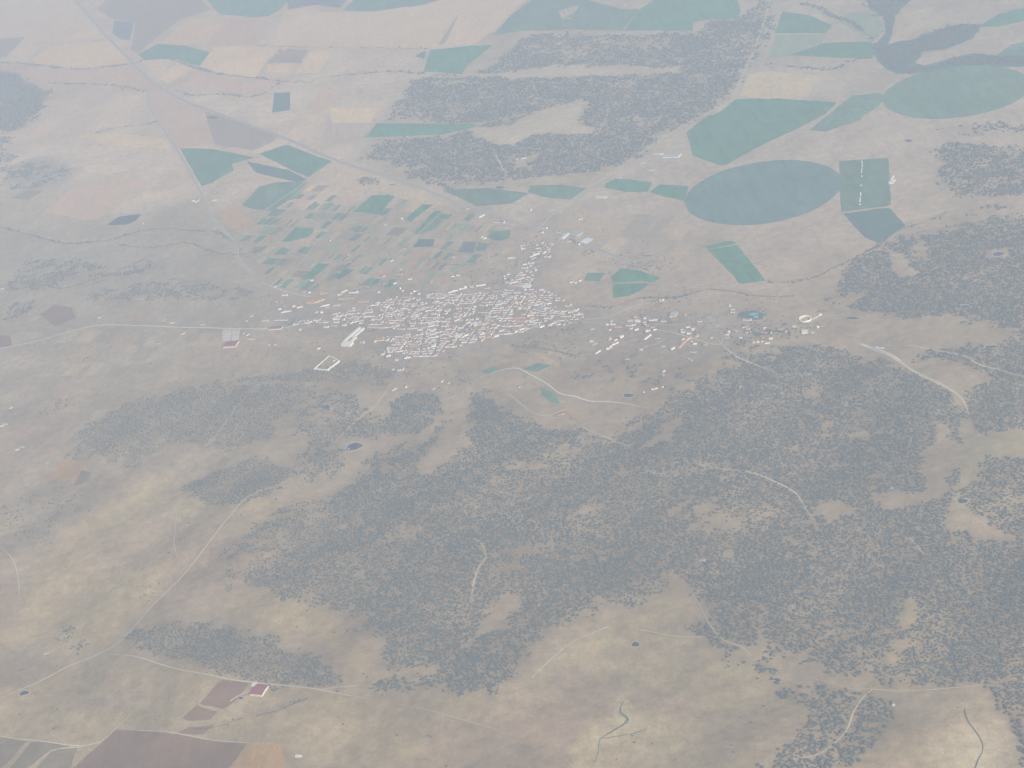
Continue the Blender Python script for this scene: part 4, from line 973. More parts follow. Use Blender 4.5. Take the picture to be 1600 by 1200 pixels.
crop(780, 400, [(130, 45, 245, 40, 'wo', 7), (370, 145, 430, 140), (450, 130, 510, 132), (350, 195, 440, 200), (480, 55, 560, 50), (750, 25, 800, 25), (100, 430, 240, 425), (240, 420, 290, 415, 'wr', 7), (360, 355, 440, 355), (630, 550, 700, 540, 'wg', 7), (430, 690, 490, 690), (460, 620, 550, 615),
    (1100, 425, 1160, 420), (1180, 432, 1210, 428), (1250, 405, 1310, 375), (970, 885, 1040, 880), (1050, 868, 1200, 875), (1205, 880, 1250, 830), (760, 1095, 820, 1095), (820, 1070, 930, 1050), (920, 1065, 950, 1060), (330, 655, 380, 645), (340, 740, 420, 640), (170, 985, 400, 975, 'or'), (400, 1030, 560, 975, 'or'), (280, 1035, 400, 1035, 'cr'), (560, 1110, 620, 1120), (640, 1130, 710, 1095), (120, 300, 170, 295), (75, 325, 100, 320), (80, 360, 120, 355),
    (600, 770, 680, 770), (520, 785, 600, 782), (750, 760, 820, 745), (870, 670, 940, 670, 'cg'), (270, 840, 340, 830), (380, 760, 430, 745, 'or'), (440, 950, 520, 930), (600, 600, 680, 598, 'oo', 4), (700, 970, 790, 955, 'or'), (820, 1000, 860, 940, 'gw', 4)])
crop(400, 430, [(85, 725, 185, 722, 'cr'), (280, 712, 490, 710, 'wg', 3.5), (60, 848, 160, 845, 'cg', 4), (680, 735, 705, 732), (740, 735, 860, 742), (890, 722, 1010, 712), (980, 748, 1120, 748), (1200, 702, 1310, 692), (1210, 748, 1290, 748), (800, 805, 850, 803),
    (1280, 385, 1520, 370, 'oo'), (400, 322, 490, 322), (300, 430, 330, 430, 'oo'), (380, 435, 420, 430), (430, 495, 460, 490, 'oo'), (350, 545, 400, 535), (390, 592, 550, 570), (640, 522, 740, 500, 'cr'), (570, 503, 620, 492), (1000, 505, 1150, 470), (1210, 485, 1300, 482, 'co'), (1340, 285, 1430, 240, 'cr'), (1270, 322, 1340, 312, 'cr'), (820, 285, 850, 280), (1000, 300, 1110, 290, 'oo'), (720, 280, 780, 270, 'oo'), (290, 190, 300, 190), (335, 180, 415, 150, 'gg', 3),
    (1140, 620, 1200, 640), (1200, 660, 1330, 655), (1340, 640, 1430, 590), (920, 590, 960, 590), (1010, 600, 1050, 590), (1080, 520, 1130, 515, 'oo'), (1340, 795, 1410, 795), (1170, 800, 1260, 800, 'cg', 3.5), (1060, 825, 1130, 825), (670, 870, 700, 868), (960, 1160, 1000, 1155), (190, 1100, 205, 1100, 'cg', 5), (285, 1100, 300, 1100, 'cg', 5)])
crop(560, 500, [(340, 552, 400, 550), (440, 582, 510, 562), (750, 527, 830, 512, 'cr', 7), (850, 577, 940, 577, 'cr'), (950, 582, 1010, 572), (1040, 574, 1080, 574), (880, 542, 940, 542), (720, 617, 820, 592), (530, 790, 545, 790), (1120, 862, 1180, 860), (570, 642, 630, 632, 'cg'), (450, 492, 550, 482), (400, 520, 430, 500), (600, 460, 620, 460), (650, 500, 700, 490), (650, 470, 680, 440), (1110, 550, 1140, 530, 'cr'), (800, 430, 930, 430, 'oo'), (1290, 975, 1320, 972), (1390, 1000, 1420, 998), (730, 1060, 760, 1058), (530, 1112, 560, 1110), (560, 1110, 585, 1090)])
crop(780, 300, [(0, 480, 75, 490), (660, 570, 740, 580), (840, 625, 910, 650, 'co'), (560, 945, 640, 945), (670, 965, 740, 940), (750, 1022, 800, 1022), (530, 1000, 600, 980), (490, 1050, 560, 1050), (330, 850, 390, 850), (340, 898, 400, 895), (700, 790, 790, 810, 'oo'), (470, 760, 560, 770, 'oo'), (480, 1020, 530, 1015), (600, 980, 640, 970), (920, 660, 1000, 680, 'gg', 4), (1060, 780, 1110, 780, 'cr'), (1110, 750, 1200, 790, 'pr'), (1200, 810, 1240, 830), (1130, 660, 1210, 650, 'gg', 5), (570, 710, 600, 715), (10, 420, 40, 425, 'po'), (1240, 435, 1300, 432), (480, 290, 500, 290), (620, 640, 680, 650)])
crop(910, 460, [(700, 425, 820, 425, 'co', 7), (825, 438, 900, 438), (1040, 418, 1180, 408), (1220, 435, 1300, 435, 'cr'), (370, 492, 410, 488), (430, 477, 510, 477), (500, 525, 610, 525, 'oo'), (670, 492, 780, 502), (430, 433, 460, 433), (820, 572, 880, 550), (990, 592, 1070, 570), (990, 515, 1030, 517, 'oo'), (1060, 528, 1130, 520, 'or'), (980, 712, 1080, 640), (600, 690, 650, 660, 'ww', 8), (500, 735, 550, 710), (470, 805, 570, 760), (375, 868, 430, 858, 'ww', 6), (440, 838, 460, 832), (210, 937, 290, 887), (110, 748, 170, 742), (150, 805, 240, 772, 'gg', 4), (1130, 705, 1220, 695, 'yg', 3), (870, 878, 940, 875), (1390, 872, 1450, 842), (430, 720, 455, 700), (960, 485, 1000, 480), (960, 390, 1000, 380, 'wg', 7), (940, 445, 990, 445), (120, 560, 190, 550, 'oo'), (740, 550, 780, 550), (800, 490, 820, 490), (1200, 105, 1225, 105), (1255, 98, 1275, 95), (1110, 570, 1170, 555), (800, 370, 860, 365, 'oo'), (430, 570, 450, 555), (670, 1030, 740, 1015, 'gg', 3), (950, 820, 1010, 820, 'po', 3), (1230, 825, 1290, 825, 'cg', 4), (1560, 725, 1600, 700), (180, 60, 250, 55, 'oo', 3)])
crop(1040, 460, [(315, 527, 385, 520, 'wg', 7), (420, 570, 470, 535), (235, 562, 270, 560), (240, 604, 300, 602), (330, 628, 400, 618, 'wg', 7), (490, 672, 515, 645), (490, 440, 570, 432, 'yr', 7), (1020, 248, 1080, 245), (1015, 293, 1080, 292), (1200, 408, 1330, 415), (1200, 527, 1260, 525), (1250, 607, 1320, 607), (950, 612, 1010, 590), (920, 643, 990, 640), (1055, 582, 1120, 578, 'oo'), (920, 688, 990, 685, 'or'), (1150, 692, 1195, 690), (1360, 765, 1400, 762), (1420, 753, 1470, 750), (1490, 750, 1540, 745, 'cr'), (1550, 772, 1600, 772), (370, 905, 430, 912, 'cr', 4), (430, 912, 490, 905, 'cr', 4), (430, 788, 490, 780), (700, 692, 740, 685), (220, 850, 320, 740, 'oo'), (280, 790, 340, 720, 'oo'), (340, 720, 400, 680, 'co'), (400, 760, 430, 740, 'oo'), (300, 330, 325, 325), (80, 410, 190, 410, 'po'), (1340, 605, 1450, 600, 'gg', 3), (1480, 620, 1580, 620, 'po'), (1530, 550, 1580, 548), (1260, 548, 1310, 548), (760, 510, 840, 508, 'gg', 4), (590, 800, 640, 800, 'oo'), (90, 880, 150, 842, 'cr'), (1000, 200, 1010, 200), (640, 370, 720, 370, 'gg', 3), (330, 1010, 400, 1050, 'gg', 3)])
# scattered farmsteads
for s in [(803, 249.5, 822, 247.5, 'wg', 5), (1020, 241.5, 1030, 241.5, 'wg', 5), (1030, 242, 1037, 241.5, 'ww', 5), (1001, 255.5, 1007, 255.5, 'wg', 5), (964, 279, 971, 279, 'wg', 5), (1013, 267, 1023, 266, 'cg', 4), (972, 7, 976, 9, 'wg', 5),
          (931, 309, 946, 310, 'ww', 5), (946, 309.5, 949, 307.5, 'wr', 5), (857, 329.5, 865, 330, 'wg', 5), (866, 330.5, 875, 331.5, 'gg', 5), (904, 344, 911, 343.5, 'cg', 4),
          (1341, 4, 1344, 4), (300, 315, 305, 313), (305, 317, 312, 312.5), (331, 314.5, 338, 313.5), (728, 327.5, 733, 327), (749, 341, 758, 336, 'ww', 5), (771, 348, 782, 348), (782, 345, 787, 346), (752, 372, 755, 370), (757, 374, 761, 371),
          (627, 343, 630, 342), (600, 352.5, 604, 352), (515, 377, 517, 376.5), (630, 390, 632, 390), (611, 409.5, 615, 406.5), (602, 400.5, 607, 400, 'gg', 3), (544, 399.5, 546, 399), (485, 440, 490, 439), (706, 403, 709, 403), (619, 429, 627, 430), (594, 432.5, 600, 433), (626, 422, 628, 421),
          (255, 503, 259, 499, 'cg', 4), (265, 506, 273, 505, 'cg', 6), (153, 497.5, 157, 497), (214, 469, 222, 468, 'gg', 3), (312, 508.5, 318, 508.5), (280, 522.5, 287, 522.5, 'wm', 5), (223, 349.5, 225, 349), (386, 525, 390, 522), (385, 531, 397, 531, 'co', 5), (380, 522, 382, 521.5), (384, 502.5, 387, 502), (390, 496, 397, 494, 'oo', 5), (88, 535, 101, 536, 'gg', 3), (0, 452, 4, 452), (240, 538, 250, 538, 'cg', 3),
          (613, 612, 617, 611), (617, 611, 620, 607), (632, 606, 637, 606), (643, 611, 646, 611), (675, 609, 678, 609), (811, 606, 813, 605.5), (1005, 614, 1008, 613), (1018, 610, 1023, 608), (1023, 609, 1028, 607), (1034, 606, 1038, 605), (1036, 582, 1040, 580), (1033, 585, 1036, 588, 'gg', 3), (1154, 605.5, 1162, 605, 'cg', 4), (1220, 615.5, 1224, 615, 'gg', 3),
          (0, 667, 6, 666, 'wg', 5), (3, 663, 10, 664, 'cg', 4), (16, 639, 20, 636, 'wg', 4), (24, 704, 30, 703, 'wg', 4), (30, 700, 37, 700, 'gg', 4), (71, 724, 76, 723, 'gg', 3), (461, 1184, 472, 1184, 'gw', 3.5), (69, 1024, 77, 1020, 'cg', 2), (1094, 878, 1104, 876, 'gg', 3), (1444, 787, 1447, 785), (1392, 765, 1396, 764, 'gg', 3), (1367, 545, 1380, 546, 'gw', 4), (1395, 1104, 1399, 1103, 'gw', 3),
          (1277, 513, 1280, 512, 'ww', 7), (1280, 511, 1289, 510, 'pr', 5), (1268, 521.5, 1272, 521, 'gw', 3), (1228, 519, 1230, 518), (1215, 516, 1225, 515, 'gg', 3), (1238, 512, 1244, 512, 'gw', 4), (1205, 522, 1208, 521), (1202, 531, 1208, 530), (1200, 537, 1203, 536), (1262, 586, 1268, 586, 'gg', 3), (1500, 477.5, 1516, 477, 'gg', 2), (1405, 434, 1407, 433, 'gw', 3), (889, 441, 893, 443)]:
    seg_houses(*s[:4], s[4] if len(s) > 4 else 'wr', s[5] if len(s) > 5 else 5)

# fill the close-built quarters with further rows
core = world_poly([(552, 500), (575, 478), (596, 470), (622, 462), (680, 457), (735, 456), (792, 452), (838, 452), (852, 470), (872, 492), (858, 505), (812, 522), (762, 530), (706, 545), (672, 562), (640, 556), (606, 552), (596, 532), (578, 512), (560, 506)])
east = world_poly([(838, 455), (862, 455), (900, 480), (915, 495), (880, 512), (850, 505), (835, 480)])
west = world_poly([(440, 505), (500, 498), (556, 480), (560, 506), (500, 508), (450, 509)])
spur = world_poly([(792, 445), (815, 420), (828, 400), (842, 374), (866, 380), (860, 398), (845, 415), (832, 440), (826, 452)])
gaps = [world_poly(p) for p in [[(733, 500), (742, 490), (745, 472), (760, 476), (765, 492), (750, 500)], [(578, 480), (598, 478), (600, 490), (582, 496), (572, 512), (566, 500)], [(800, 490), (830, 494), (835, 500), (800, 498)], [(768, 450), (790, 448), (780, 462), (762, 460)], [(578, 512), (650, 516), (640, 522), (600, 526), (582, 522)], [(810, 480), (820, 488), (800, 490), (795, 480)]]]
rowd = G([720], [497])[0] - G([600], [499])[0]; rowd /= np.linalg.norm(rowd)
rown = np.array([-rowd[1], rowd[0]])
cell = {}
def reg(c):
    cell.setdefault((int(c[0] // 14), int(c[1] // 14)), []).append(c)
def free(c, dmin):
    i, j = int(c[0] // 14), int(c[1] // 14)
    for a in (-1, 0, 1):
        for b_ in (-1, 0, 1):
            for q_ in cell.get((i + a, j + b_), ()):
                if np.hypot(*(q_ - c)) < dmin: return False
    return True
keep = []
for h_ in houses:      # drop overlaps among the traced ones
    if free(h_['c'], 6.5) or h_['one']:
        keep.append(h_); reg(h_['c'])
houses = keep
def run_on(a, b_):
    return _hash(np.array([a + 500]), np.array([b_ + 500]), 11)[0]
for poly, prob in ((core, .74), (east, .42), (west, .3), (spur, .34)):
    c0 = poly.mean(0)
    for i in range(-70, 71):
        for j in range(-40, 41):
            c = c0 + rowd * (i * 11.2) + rown * (j * 20.0 + 4.0 * math.sin(i * .16 + j * .8) + (run_on(i // 9, j + 70) - .5) * 5 + random.uniform(-.5, .5))
            bt = (run_on(i // 8 + 40, j // 4 + 90) - .5) * .85
            c = c + rown * math.sin(bt) * ((i % 8) - 4) * 6
            if i % 9 == 0 or run_on((i + 2 * j) // 3, j) > prob + .1 or random.random() > .93: continue
            if sdist(poly, c[:1], c[1:])[0] > -6: continue
            if any(sdist(g_, c[:1], c[1:])[0] < 2 for g_ in gaps): continue
            if not free(c, 10.0): continue
            if (((NEARSTREET - c) ** 2).sum(1)).min() < 64: continue
            reg(c)
            r_ = random.random()
            wm = 'w' if r_ < .74 else ('c' if r_ < .87 else ('p' if r_ < .97 else 'o'))
            r_ = random.random()
            rm = 'r' if r_ < .52 else ('d' if r_ < .82 else ('o' if r_ < .87 else ('w' if r_ < .94 else 'g')))
            ppx = P(c[:1], c[1:], 0)
            houses.append(dict(c=c, ang=math.atan2(rowd[1], rowd[0]) + bt * .6 + (math.pi / 2 if random.random() < .05 else 0), w=11.3, d=random.uniform(8, 12), h=random.uniform(4.0, 8.2), wm=wm, rm=rm, one=False, px=(ppx[0][0], ppx[1][0]), nm='house'))
print("houses", len(houses))

LANDM = [((1258, 497), 'bullring'), ((512, 568), 'cemetery'), ((1172, 493), 'swimming pool'), ((850, 362), 'crossroads'), ((592, 530), 'yellow building'), ((1115, 535), 'brick-red compound'),
         ((480, 470), 'orange terrace'), ((359, 540), 'maroon barn'), ((692, 438), 'clay court'), ((545, 530), 'diagonal halls'), ((835, 515), 'bright end terraces'), ((765, 480), 'village gap'), ((815, 450), 'white flat hall'),
         ((990, 505), 'hamlet road'), ((553, 698), 'largest pond'), ((1190, 307), 'lower circle'), ((940, 309), 'white barn'), ((730, 386), 'slate plot'), ((637, 492), 'short street'), ((716, 526), 'tall white block'), ((841, 485), 'grey-blue hall'),
         ((682, 535), 'narrow street'), ((985, 445), 'split green field'), ((25, 680), 'left edge'), ((316, 314), 'side road'), ((900, 372), 'warehouses'), ((920, 545), 'diagonal house row'), ((606, 610), 'white track'), ((405, 1076), 'maroon barn'), ((790, 440), 'street bend'),
         ((700, 462), 'upper lane'), ((600, 470), 'upper left lane'), ((655, 520), 'lower street'), ((440, 507), 'village entrance')]
LAND_T = [((993, 1007), 'round pond'), ((1272, 812), 'curved wood track'), ((1364, 1077), 'track fork'), ((1277, 1180), 'branch track end'), ((1420, 955), 'tawny glade'), ((1390, 1020), 'orange glade'), ((1504, 783), 'valley pond'), ((1174, 1026), 'slanting track'),
          ((1235, 1045), 'level track end'), ((1396, 1103), 'white hut'), ((800, 1060), 'open grove'), ((700, 1060), 'grove centre'), ((750, 870), 'eroded gully'), ((405, 1076), 'maroon barn'), ((520, 1078), 'track junction'), ((575, 1010), 'bare knoll'), ((1322, 1143), 'branch track bend'),
          ((1590, 1120), 'corner wood'), ((1530, 1155), 'dark stream bed'), ((890, 1000), 'faint track'), ((1480, 1076), 'level track'), ((1100, 960), 'wood edge'), ((1320, 960), 'dense oak stand'), ((1560, 1000), 'right edge oaks'), ((1210, 1120), 'left grove tip'), ((640, 1060), 'hollow'), ((1240, 950), 'middle oaks'),
          ((770, 1000), 'grove top'), ((980, 1080), 'green stream'), ((250, 1010), 'lower left wood'), ((350, 1030), 'wood centre'), ((1150, 950), 'wood bay')]
def where(px, marks=None):
    best = sorted(marks or LANDM, key=lambda l: math.hypot(px[0] - l[0][0], (px[1] - l[0][1]) * 1.8))[0]
    dx, dy = px[0] - best[0][0], (px[1] - best[0][1]) * 1.8
    if math.hypot(dx, dy) < 7: return 'close by the ' + best[1]
    if abs(dx) > 2.2 * abs(dy): return ('right of the ' if dx > 0 else 'left of the ') + best[1]
    if abs(dy) > 2.2 * abs(dx): return ('below the ' if dy > 0 else 'above the ') + best[1]
    return ('below and ' if dy > 0 else 'above and ') + ('right of the ' if dx > 0 else 'left of the ') + best[1]
WN = {'w': 'whitewashed', 'c': 'cream', 'y': 'yellow', 'o': 'orange', 'p': 'brick-brown', 'g': 'grey'}
RN = {'r': 'brown tiles', 'o': 'orange tiles', 'm': 'maroon roof', 'g': 'grey roof', 'w': 'white roof', 'd': 'dark roof'}

for h_ in houses:
    z = height(h_['c'][:1], h_['c'][1:])[0]
    h_['z'] = z
    pz = P(h_['c'][:1], h_['c'][1:], z)[2][0]
    h_['vis'] = (h_['w'] * h_['h'] + h_['w'] * h_['d'] * .5) / pz ** 2 * (1.4 if h_['wm'] != 'p' else 1)
houses.sort(key=lambda h_: -h_['vis'])
SINGLE, REST = houses[:296], houses[296:]
def place_house(h_):
    e = bpy.data.objects.new("house", None); C.objects.link(e)
    e.location = (h_['c'][0], h_['c'][1], h_['z']); e.rotation_euler = (0, 0, h_['ang']); e.scale = (h_['w'], h_['d'], h_['h'])
    st = 'flat' if h_['rm'] in 'wg' else 'gable'
    wl = bpy.data.objects.new("wall", unit_mesh('wall', st, h_['wm'])); wl.parent = e; C.objects.link(wl)
    rf = bpy.data.objects.new("roof", unit_mesh('roof', st, h_['rm'])); rf.parent = e; C.objects.link(rf)
    if st == 'gable':
        ch = bpy.data.objects.new("chimney", chim_me); ch.parent = rf; C.objects.link(ch)
        ch.location = (random.uniform(-.35, .35), .12, 1.1); ch.scale = (.9 / h_['w'], .9 / h_['d'], .35)
    lenw = 'long ' if h_['w'] > 16 else ('small ' if h_['w'] < 8.5 else '')
    low = 'low ' if h_['h'] < 4.2 else ('tall ' if h_['h'] > 6.8 else '')
    lab = lenw + low + WN[h_['wm']] + ' house with ' + RN[h_['rm']] + ' ' + where(h_['px'])
    tag(e, lab, "house", "village houses: " + lab)
    return e
for h_ in SINGLE:
    place_house(h_)
# the remaining smaller houses as one mass
vs, fs, mi = [], [], []
mats_all = [wall_mats[k] for k in 'wcyopg'] + [roof_mats[k] for k in 'romgwd']
for h_ in REST:
    st = 'flat' if h_['rm'] in 'wg' else 'gable'
    ca, sa = math.cos(h_['ang']), math.sin(h_['ang'])
    for fn, mk in ((unit_wall, 'wcyopg'.index(h_['wm'])), (unit_roof, 6 + 'romgwd'.index(h_['rm']))):
        v, f_ = fn(RISE[st])
        b0 = len(vs)
        for (x, y, z) in v:
            X, Y = x * h_['w'], y * h_['d']
            vs.append((h_['c'][0] + X * ca - Y * sa, h_['c'][1] + X * sa + Y * ca, h_['z'] + z * h_['h']))
        for q_ in f_:
            fs.append(tuple(i + b0 for i in q_)); mi.append(mk)
if vs:
    o = mesh_obj("village_houses", vs, fs)
    for m_ in mats_all: o.data.materials.append(m_)
    o.data.polygons.foreach_set("material_index", mi)
    tag(o, "close-built smaller houses filling the village between the larger ones", "houses", kind="stuff")

# ---- larger single buildings
def building(name, A, B, D, hh, wm, rm, label, cat, ridge='ab', rise=.25, parts=()):
    """A, B: front base corners (pixels), D: back corner beyond B"""
    a, b_, d_ = G([A[0], B[0], D[0]], [A[1], B[1], D[1]])
    u = b_ - a; L = np.linalg.norm(u); u /= L
    nb = np.array([-u[1], u[0]]); dep = float((d_ - b_) @ nb)
    if dep < 0: nb = -nb; dep = -dep
    c = (a + b_) / 2 + nb * dep / 2
    e = bpy.data.objects.new(name, None); C.objects.link(e)
    e.location = (c[0], c[1], height(c[:1], c[1:])[0])
    e.rotation_euler = (0, 0, math.atan2(u[1], u[0]))
    w_, d2 = L, dep
    rot90 = ridge != 'ab'
    ww, dd = (d2, w_) if rot90 else (w_, d2)
    hs = rise * min(dd, 18) / 2
    def R(x, y, z): return (-y, x, z) if rot90 else (x, y, z)
    v = [R(x * ww / 2, y * dd / 2, z) for z in (-1.5, hh) for x, y in ((-1, -1), (1, -1), (1, 1), (-1, 1))] + [R(-ww / 2, 0, hh + hs), R(ww / 2, 0, hh + hs)]
    mesh_obj("wall", v, [(0, 1, 5, 4), (2, 3, 7, 6), (1, 2, 6, 9, 5), (3, 0, 4, 8, 7)], wall_mats[wm], e)
    ov = .6; k = hs / (dd / 2)
    v = []
    for z in (.02, .3):
        v += [R(-ww / 2 - ov, -dd / 2 - ov, hh - ov * k + z), R(ww / 2 + ov, -dd / 2 - ov, hh - ov * k + z), R(ww / 2 + ov, 0, hh + hs + z), R(-ww / 2 - ov, 0, hh + hs + z), R(-ww / 2 - ov, dd / 2 + ov, hh - ov * k + z), R(ww / 2 + ov, dd / 2 + ov, hh - ov * k + z)]
    rf = mesh_obj("roof", v, [(6, 7, 8, 9), (9, 8, 11, 10), (0, 3, 2, 1), (3, 4, 5, 2), (0, 1, 7, 6), (4, 10, 11, 5), (1, 2, 8, 7), (2, 5, 11, 8), (3, 0, 6, 9), (4, 3, 9, 10)], roof_mats[rm], e)
    # openings along the front: recessed dark windows and a door
    nwin = max(2, int(L / 9))
    wv = dark_me
    for i in range(nwin):
        o = bpy.data.objects.new("door" if i == nwin // 2 else "window", wv); C.objects.link(o); o.parent = e
        big = i == nwin // 2
        o.location = (-L / 2 + L * (i + .5) / nwin, -d2 / 2 - .03, 0 if big else hh * .5); o.scale = (3.0 if big else 1.6, 1, min(hh * .75, 3.4) if big else 1.2)
    tag(e, label, cat)
    return e
dark_me = bpy.data.meshes.new("opening")
dark_me.from_pydata([(-.5, -.06, 0), (.5, -.06, 0), (.5, -.06, 1), (-.5, -.06, 1), (-.5, .05, 0), (.5, .05, 0), (.5, .05, 1), (-.5, .05, 1)], [], [(0, 1, 2, 3), (0, 4, 5, 1), (1, 5, 6, 2), (2, 6, 7, 3), (3, 7, 4, 0)])
dark_me.materials.append(plain_mat("dark_glass", (.06, .065, .07), .1, 1, .3, .4))

building("barn", (391, 1087), (410, 1089), (420, 1073), 7, 'c', 'm', 'lone barn with a maroon roof and white end wall below the lower left oak wood', 'barn', 'ab', .3)
building("shed", (393, 1073), (400, 1073), (403, 1067), 3.5, 'c', 'w', 'small pale shed touching the back of the lone maroon roofed barn', 'shed', 'ab', .1)
building("barn", (349, 544), (368, 542.5), (370, 534), 7, 'c', 'm', 'long white barn with dark maroon roof beside the concrete yards', 'barn', 'ab', .25)
building("warehouse", (420, 516), (440, 515), (441, 511.5), 6.5, 'c', 'm', 'cream hall with a maroon roof at the left end of the village', 'hall', 'ab', .25)
building("hall", (533, 541), (548, 542), (550, 537), 12, 'w', 'c', 'tall white block with flat roof at the foot of the twin diagonal halls', 'hall', 'ab', .05)
building("terrace", (540, 534), (564, 513), (562, 511.5), 6, 'w', 'c', 'left one of the two long cream halls slanting up to the village', 'hall', 'ab', .2)
building("terrace", (549, 536), (558, 528), (556, 526.5), 6, 'w', 'c', 'short white hall right of the tall white block', 'hall', 'ab', .2)
building("terrace", (553, 528.5), (570, 514), (568, 512.5), 6, 'w', 'c', 'right one of the two long cream halls slanting up to the village', 'hall', 'ab', .2)
building("school", (586, 534), (597, 533), (598, 527), 7, 'y', 'o', 'bright yellow building standing apart at the lower left of the village', 'building', 'ab', .2)
building("hotel", (710.5, 528.5), (720, 528), (720, 524), 9, 'w', 'w', 'tall bright white building in the lower right part of the village', 'building', 'ab', .05)
building("terrace", (479, 474.5), (492, 474), (492, 468), 7, 'y', 'o', 'yellow half of the long orange-roofed terrace by the bypass', 'terrace', 'ab', .3)
building("terrace", (492, 474), (508, 468.5), (508, 463), 7, 'y', 'o', 'right bend of the long orange-roofed terrace by the bypass', 'terrace', 'ab', .3)
building("hall", (816, 450), (827.5, 450), (827.5, 446), 6, 'w', 'w', 'white flat hall right of the street down from the crossroads', 'hall', 'ab', .05)
building("warehouse", (835, 489), (847, 489.5), (848, 481), 6, 'w', 'g', 'white hall with grey-blue roof at the right end of the village', 'warehouse', 'ab', .15)
building("warehouse", (880, 374), (891, 366), (889, 364), 6, 'w', 'w', 'bright white slanting shed right of the crossroads', 'warehouse', 'ab', .1)
building("warehouse", (906, 380), (914, 382), (918, 373), 6, 'g', 'w', 'broad pale greenhouse-like shed at the end of the warehouse row', 'warehouse', 'ab', .15)
building("warehouse", (889, 369), (901, 371), (903, 363), 6, 'g', 'g', 'grey roofed warehouse between the white sheds at the crossroads', 'warehouse', 'ab', .15)
building("farmhouse", (1035, 247), (1060, 246.5), (1061, 241), 6, 'w', 'g', 'long white farm building with grey roof left of the leaf-shaped green field', 'farm', 'ab', .2)
building("farmhouse", (1389, 288), (1397, 287), (1397, 284), 6, 'w', 'w', 'lower white wing of the farm right of the rectangular green field', 'farm', 'ab', .1)
building("farmhouse", (1390, 284), (1392.5, 284), (1392, 276), 6, 'w', 'w', 'upright white wing of the farm right of the rectangular green field', 'farm', 'cd', .1)
building("farmhouse", (1395, 284), (1400, 283), (1400, 281), 5, 'w', 'w', 'small white shed at the right of the farm', 'farm', 'ab', .1)
building("villa", (1253, 522), (1262, 521.5), (1262, 517), 6, 'w', 'w', 'brilliant white building below the bullring', 'building', 'ab', .05)
building("stable", (1280, 494), (1285, 492.5), (1285, 490), 5, 'w', 'w', 'small white building linked by a wall to the bullring', 'building', 'ab', .1)
building("hall", (1046, 496), (1056, 495.5), (1056, 488.5), 6, 'c', 'g', 'cream hall with wide grey roof above the hamlet road', 'hall', 'ab', .15)
building("hall", (621, 579.5), (630, 579), (631.5, 575), 6, 'w', 'd', 'white hall alone below the bottom of the village', 'hall', 'ab', .2)
building("barn", (871, 649), (883, 647), (889, 643), 4, 'o', 'm', 'low shed with maroon roof at the upper edge of the oak wood', 'barn', 'ab', .15)

# walled cemetery
corn = G([491, 512, 531, 515], [577.5, 580, 565, 556])
cz = height(corn[:, 0], corn[:, 1])
ce = bpy.data.objects.new("cemetery", None); C.objects.link(ce); ce.location = (*corn.mean(0), cz.mean())
def wall_between(p, q_, z0, hh, th, mat, parent, name="wall"):
    d = (q_ - p); L = np.linalg.norm(d); d /= L; nrm = np.array([-d[1], d[0]]) * th / 2
    o_ = np.array([parent.location.x, parent.location.y])
    a = [p - nrm - o_, q_ - nrm - o_, q_ + nrm - o_, p + nrm - o_]
    zz = z0 - parent.location.z
    v = [(x, y, zz - 1.5) for x, y in a] + [(x, y, zz + hh) for x, y in a]
    return mesh_obj(name, v, [(4, 5, 6, 7), (0, 1, 5, 4), (1, 2, 6, 5), (2, 3, 7, 6), (3, 0, 4, 7)], mat, parent)
for i in range(4):
    p, q_ = corn[i], corn[(i + 1) % 4]
    s = (q_ - p) / np.linalg.norm(q_ - p)
    wall_between(p + s * 1.2, q_ - s * 1.2, cz.mean(), 6.5 if i < 2 else 4.5, 5.5 if i < 2 else 3.0, wall_mats['w'], ce)
cc_ = corn.mean(0)
for k, (ax, ay, sz) in enumerate([(.1, .35, 7), (-.35, -.05, 5), (.3, -.2, 4)]):
    c = cc_ + (corn[1] - corn[0]) * ax + (corn[2] - corn[1]) * ay
    wall_between(c, c + np.array([sz, 0]), cz.mean(), 4.5 if k == 0 else 3, sz * .8, wall_mats['w'], ce, "chapel" if k == 0 else "tomb")
tag(ce, "cemetery: four cream walls round a bare court with a chapel, below the village", "cemetery")

# bullring: outer wall, stepped seating, sand floor
bc = G([1258.3], [499.3])[0]; bz = height(bc[:1], bc[1:])[0]
be = bpy.data.objects.new("bullring", None); C.objects.link(be); be.location = (bc[0], bc[1], bz)
def ring(name, prof, mat, n_=48):
    v = []; f_ = []
    for i in range(n_):
        t = 2 * math.pi * i / n_
        for (r_, z) in prof: v.append((r_ * math.cos(t), r_ * math.sin(t), z))
    k = len(prof)
    for i in range(n_):
        for j in range(k - 1):
            a, b_ = i * k + j, ((i + 1) % n_) * k + j
            f_.append((a, b_, b_ + 1, a + 1))
    return mesh_obj(name, v, f_, mat, be)
ring("wall", [(27, -1.5), (27, 7.5), (25.6, 7.5), (25.6, 5.5)], wall_mats['w'])
ring("seating", [(25.5, 5.6), (23.5, 5.6), (23.5, 4.4), (21.8, 4.4), (21.8, 3.2), (20, 3.2), (20, 2.0), (18.5, 2.0), (18.5, 0)], wall_mats['c'])
ring("sand_floor", [(18.4, .4), (9, .42), (.1, .45)], plain_mat("arena_sand", (.50, .38, .24), .05, .3))
ring("barrier", [(17.6, .4), (17.6, 1.7), (17.3, 1.7), (17.3, .4)], roof_mats['m'])
tag(be, "round white bullring with an open sand floor beside the road at right", "bullring")
we = bpy.data.objects.new("boundary_wall", None); C.objects.link(we)
p1, p2 = G([1270, 1280], [499, 495]); we.location = (*p1, bz)
wall_between(p1, p2, bz, 2.4, 1.2, wall_mats['c'], we); tag(we, "cream wall linking the bullring to the small white building", "wall")

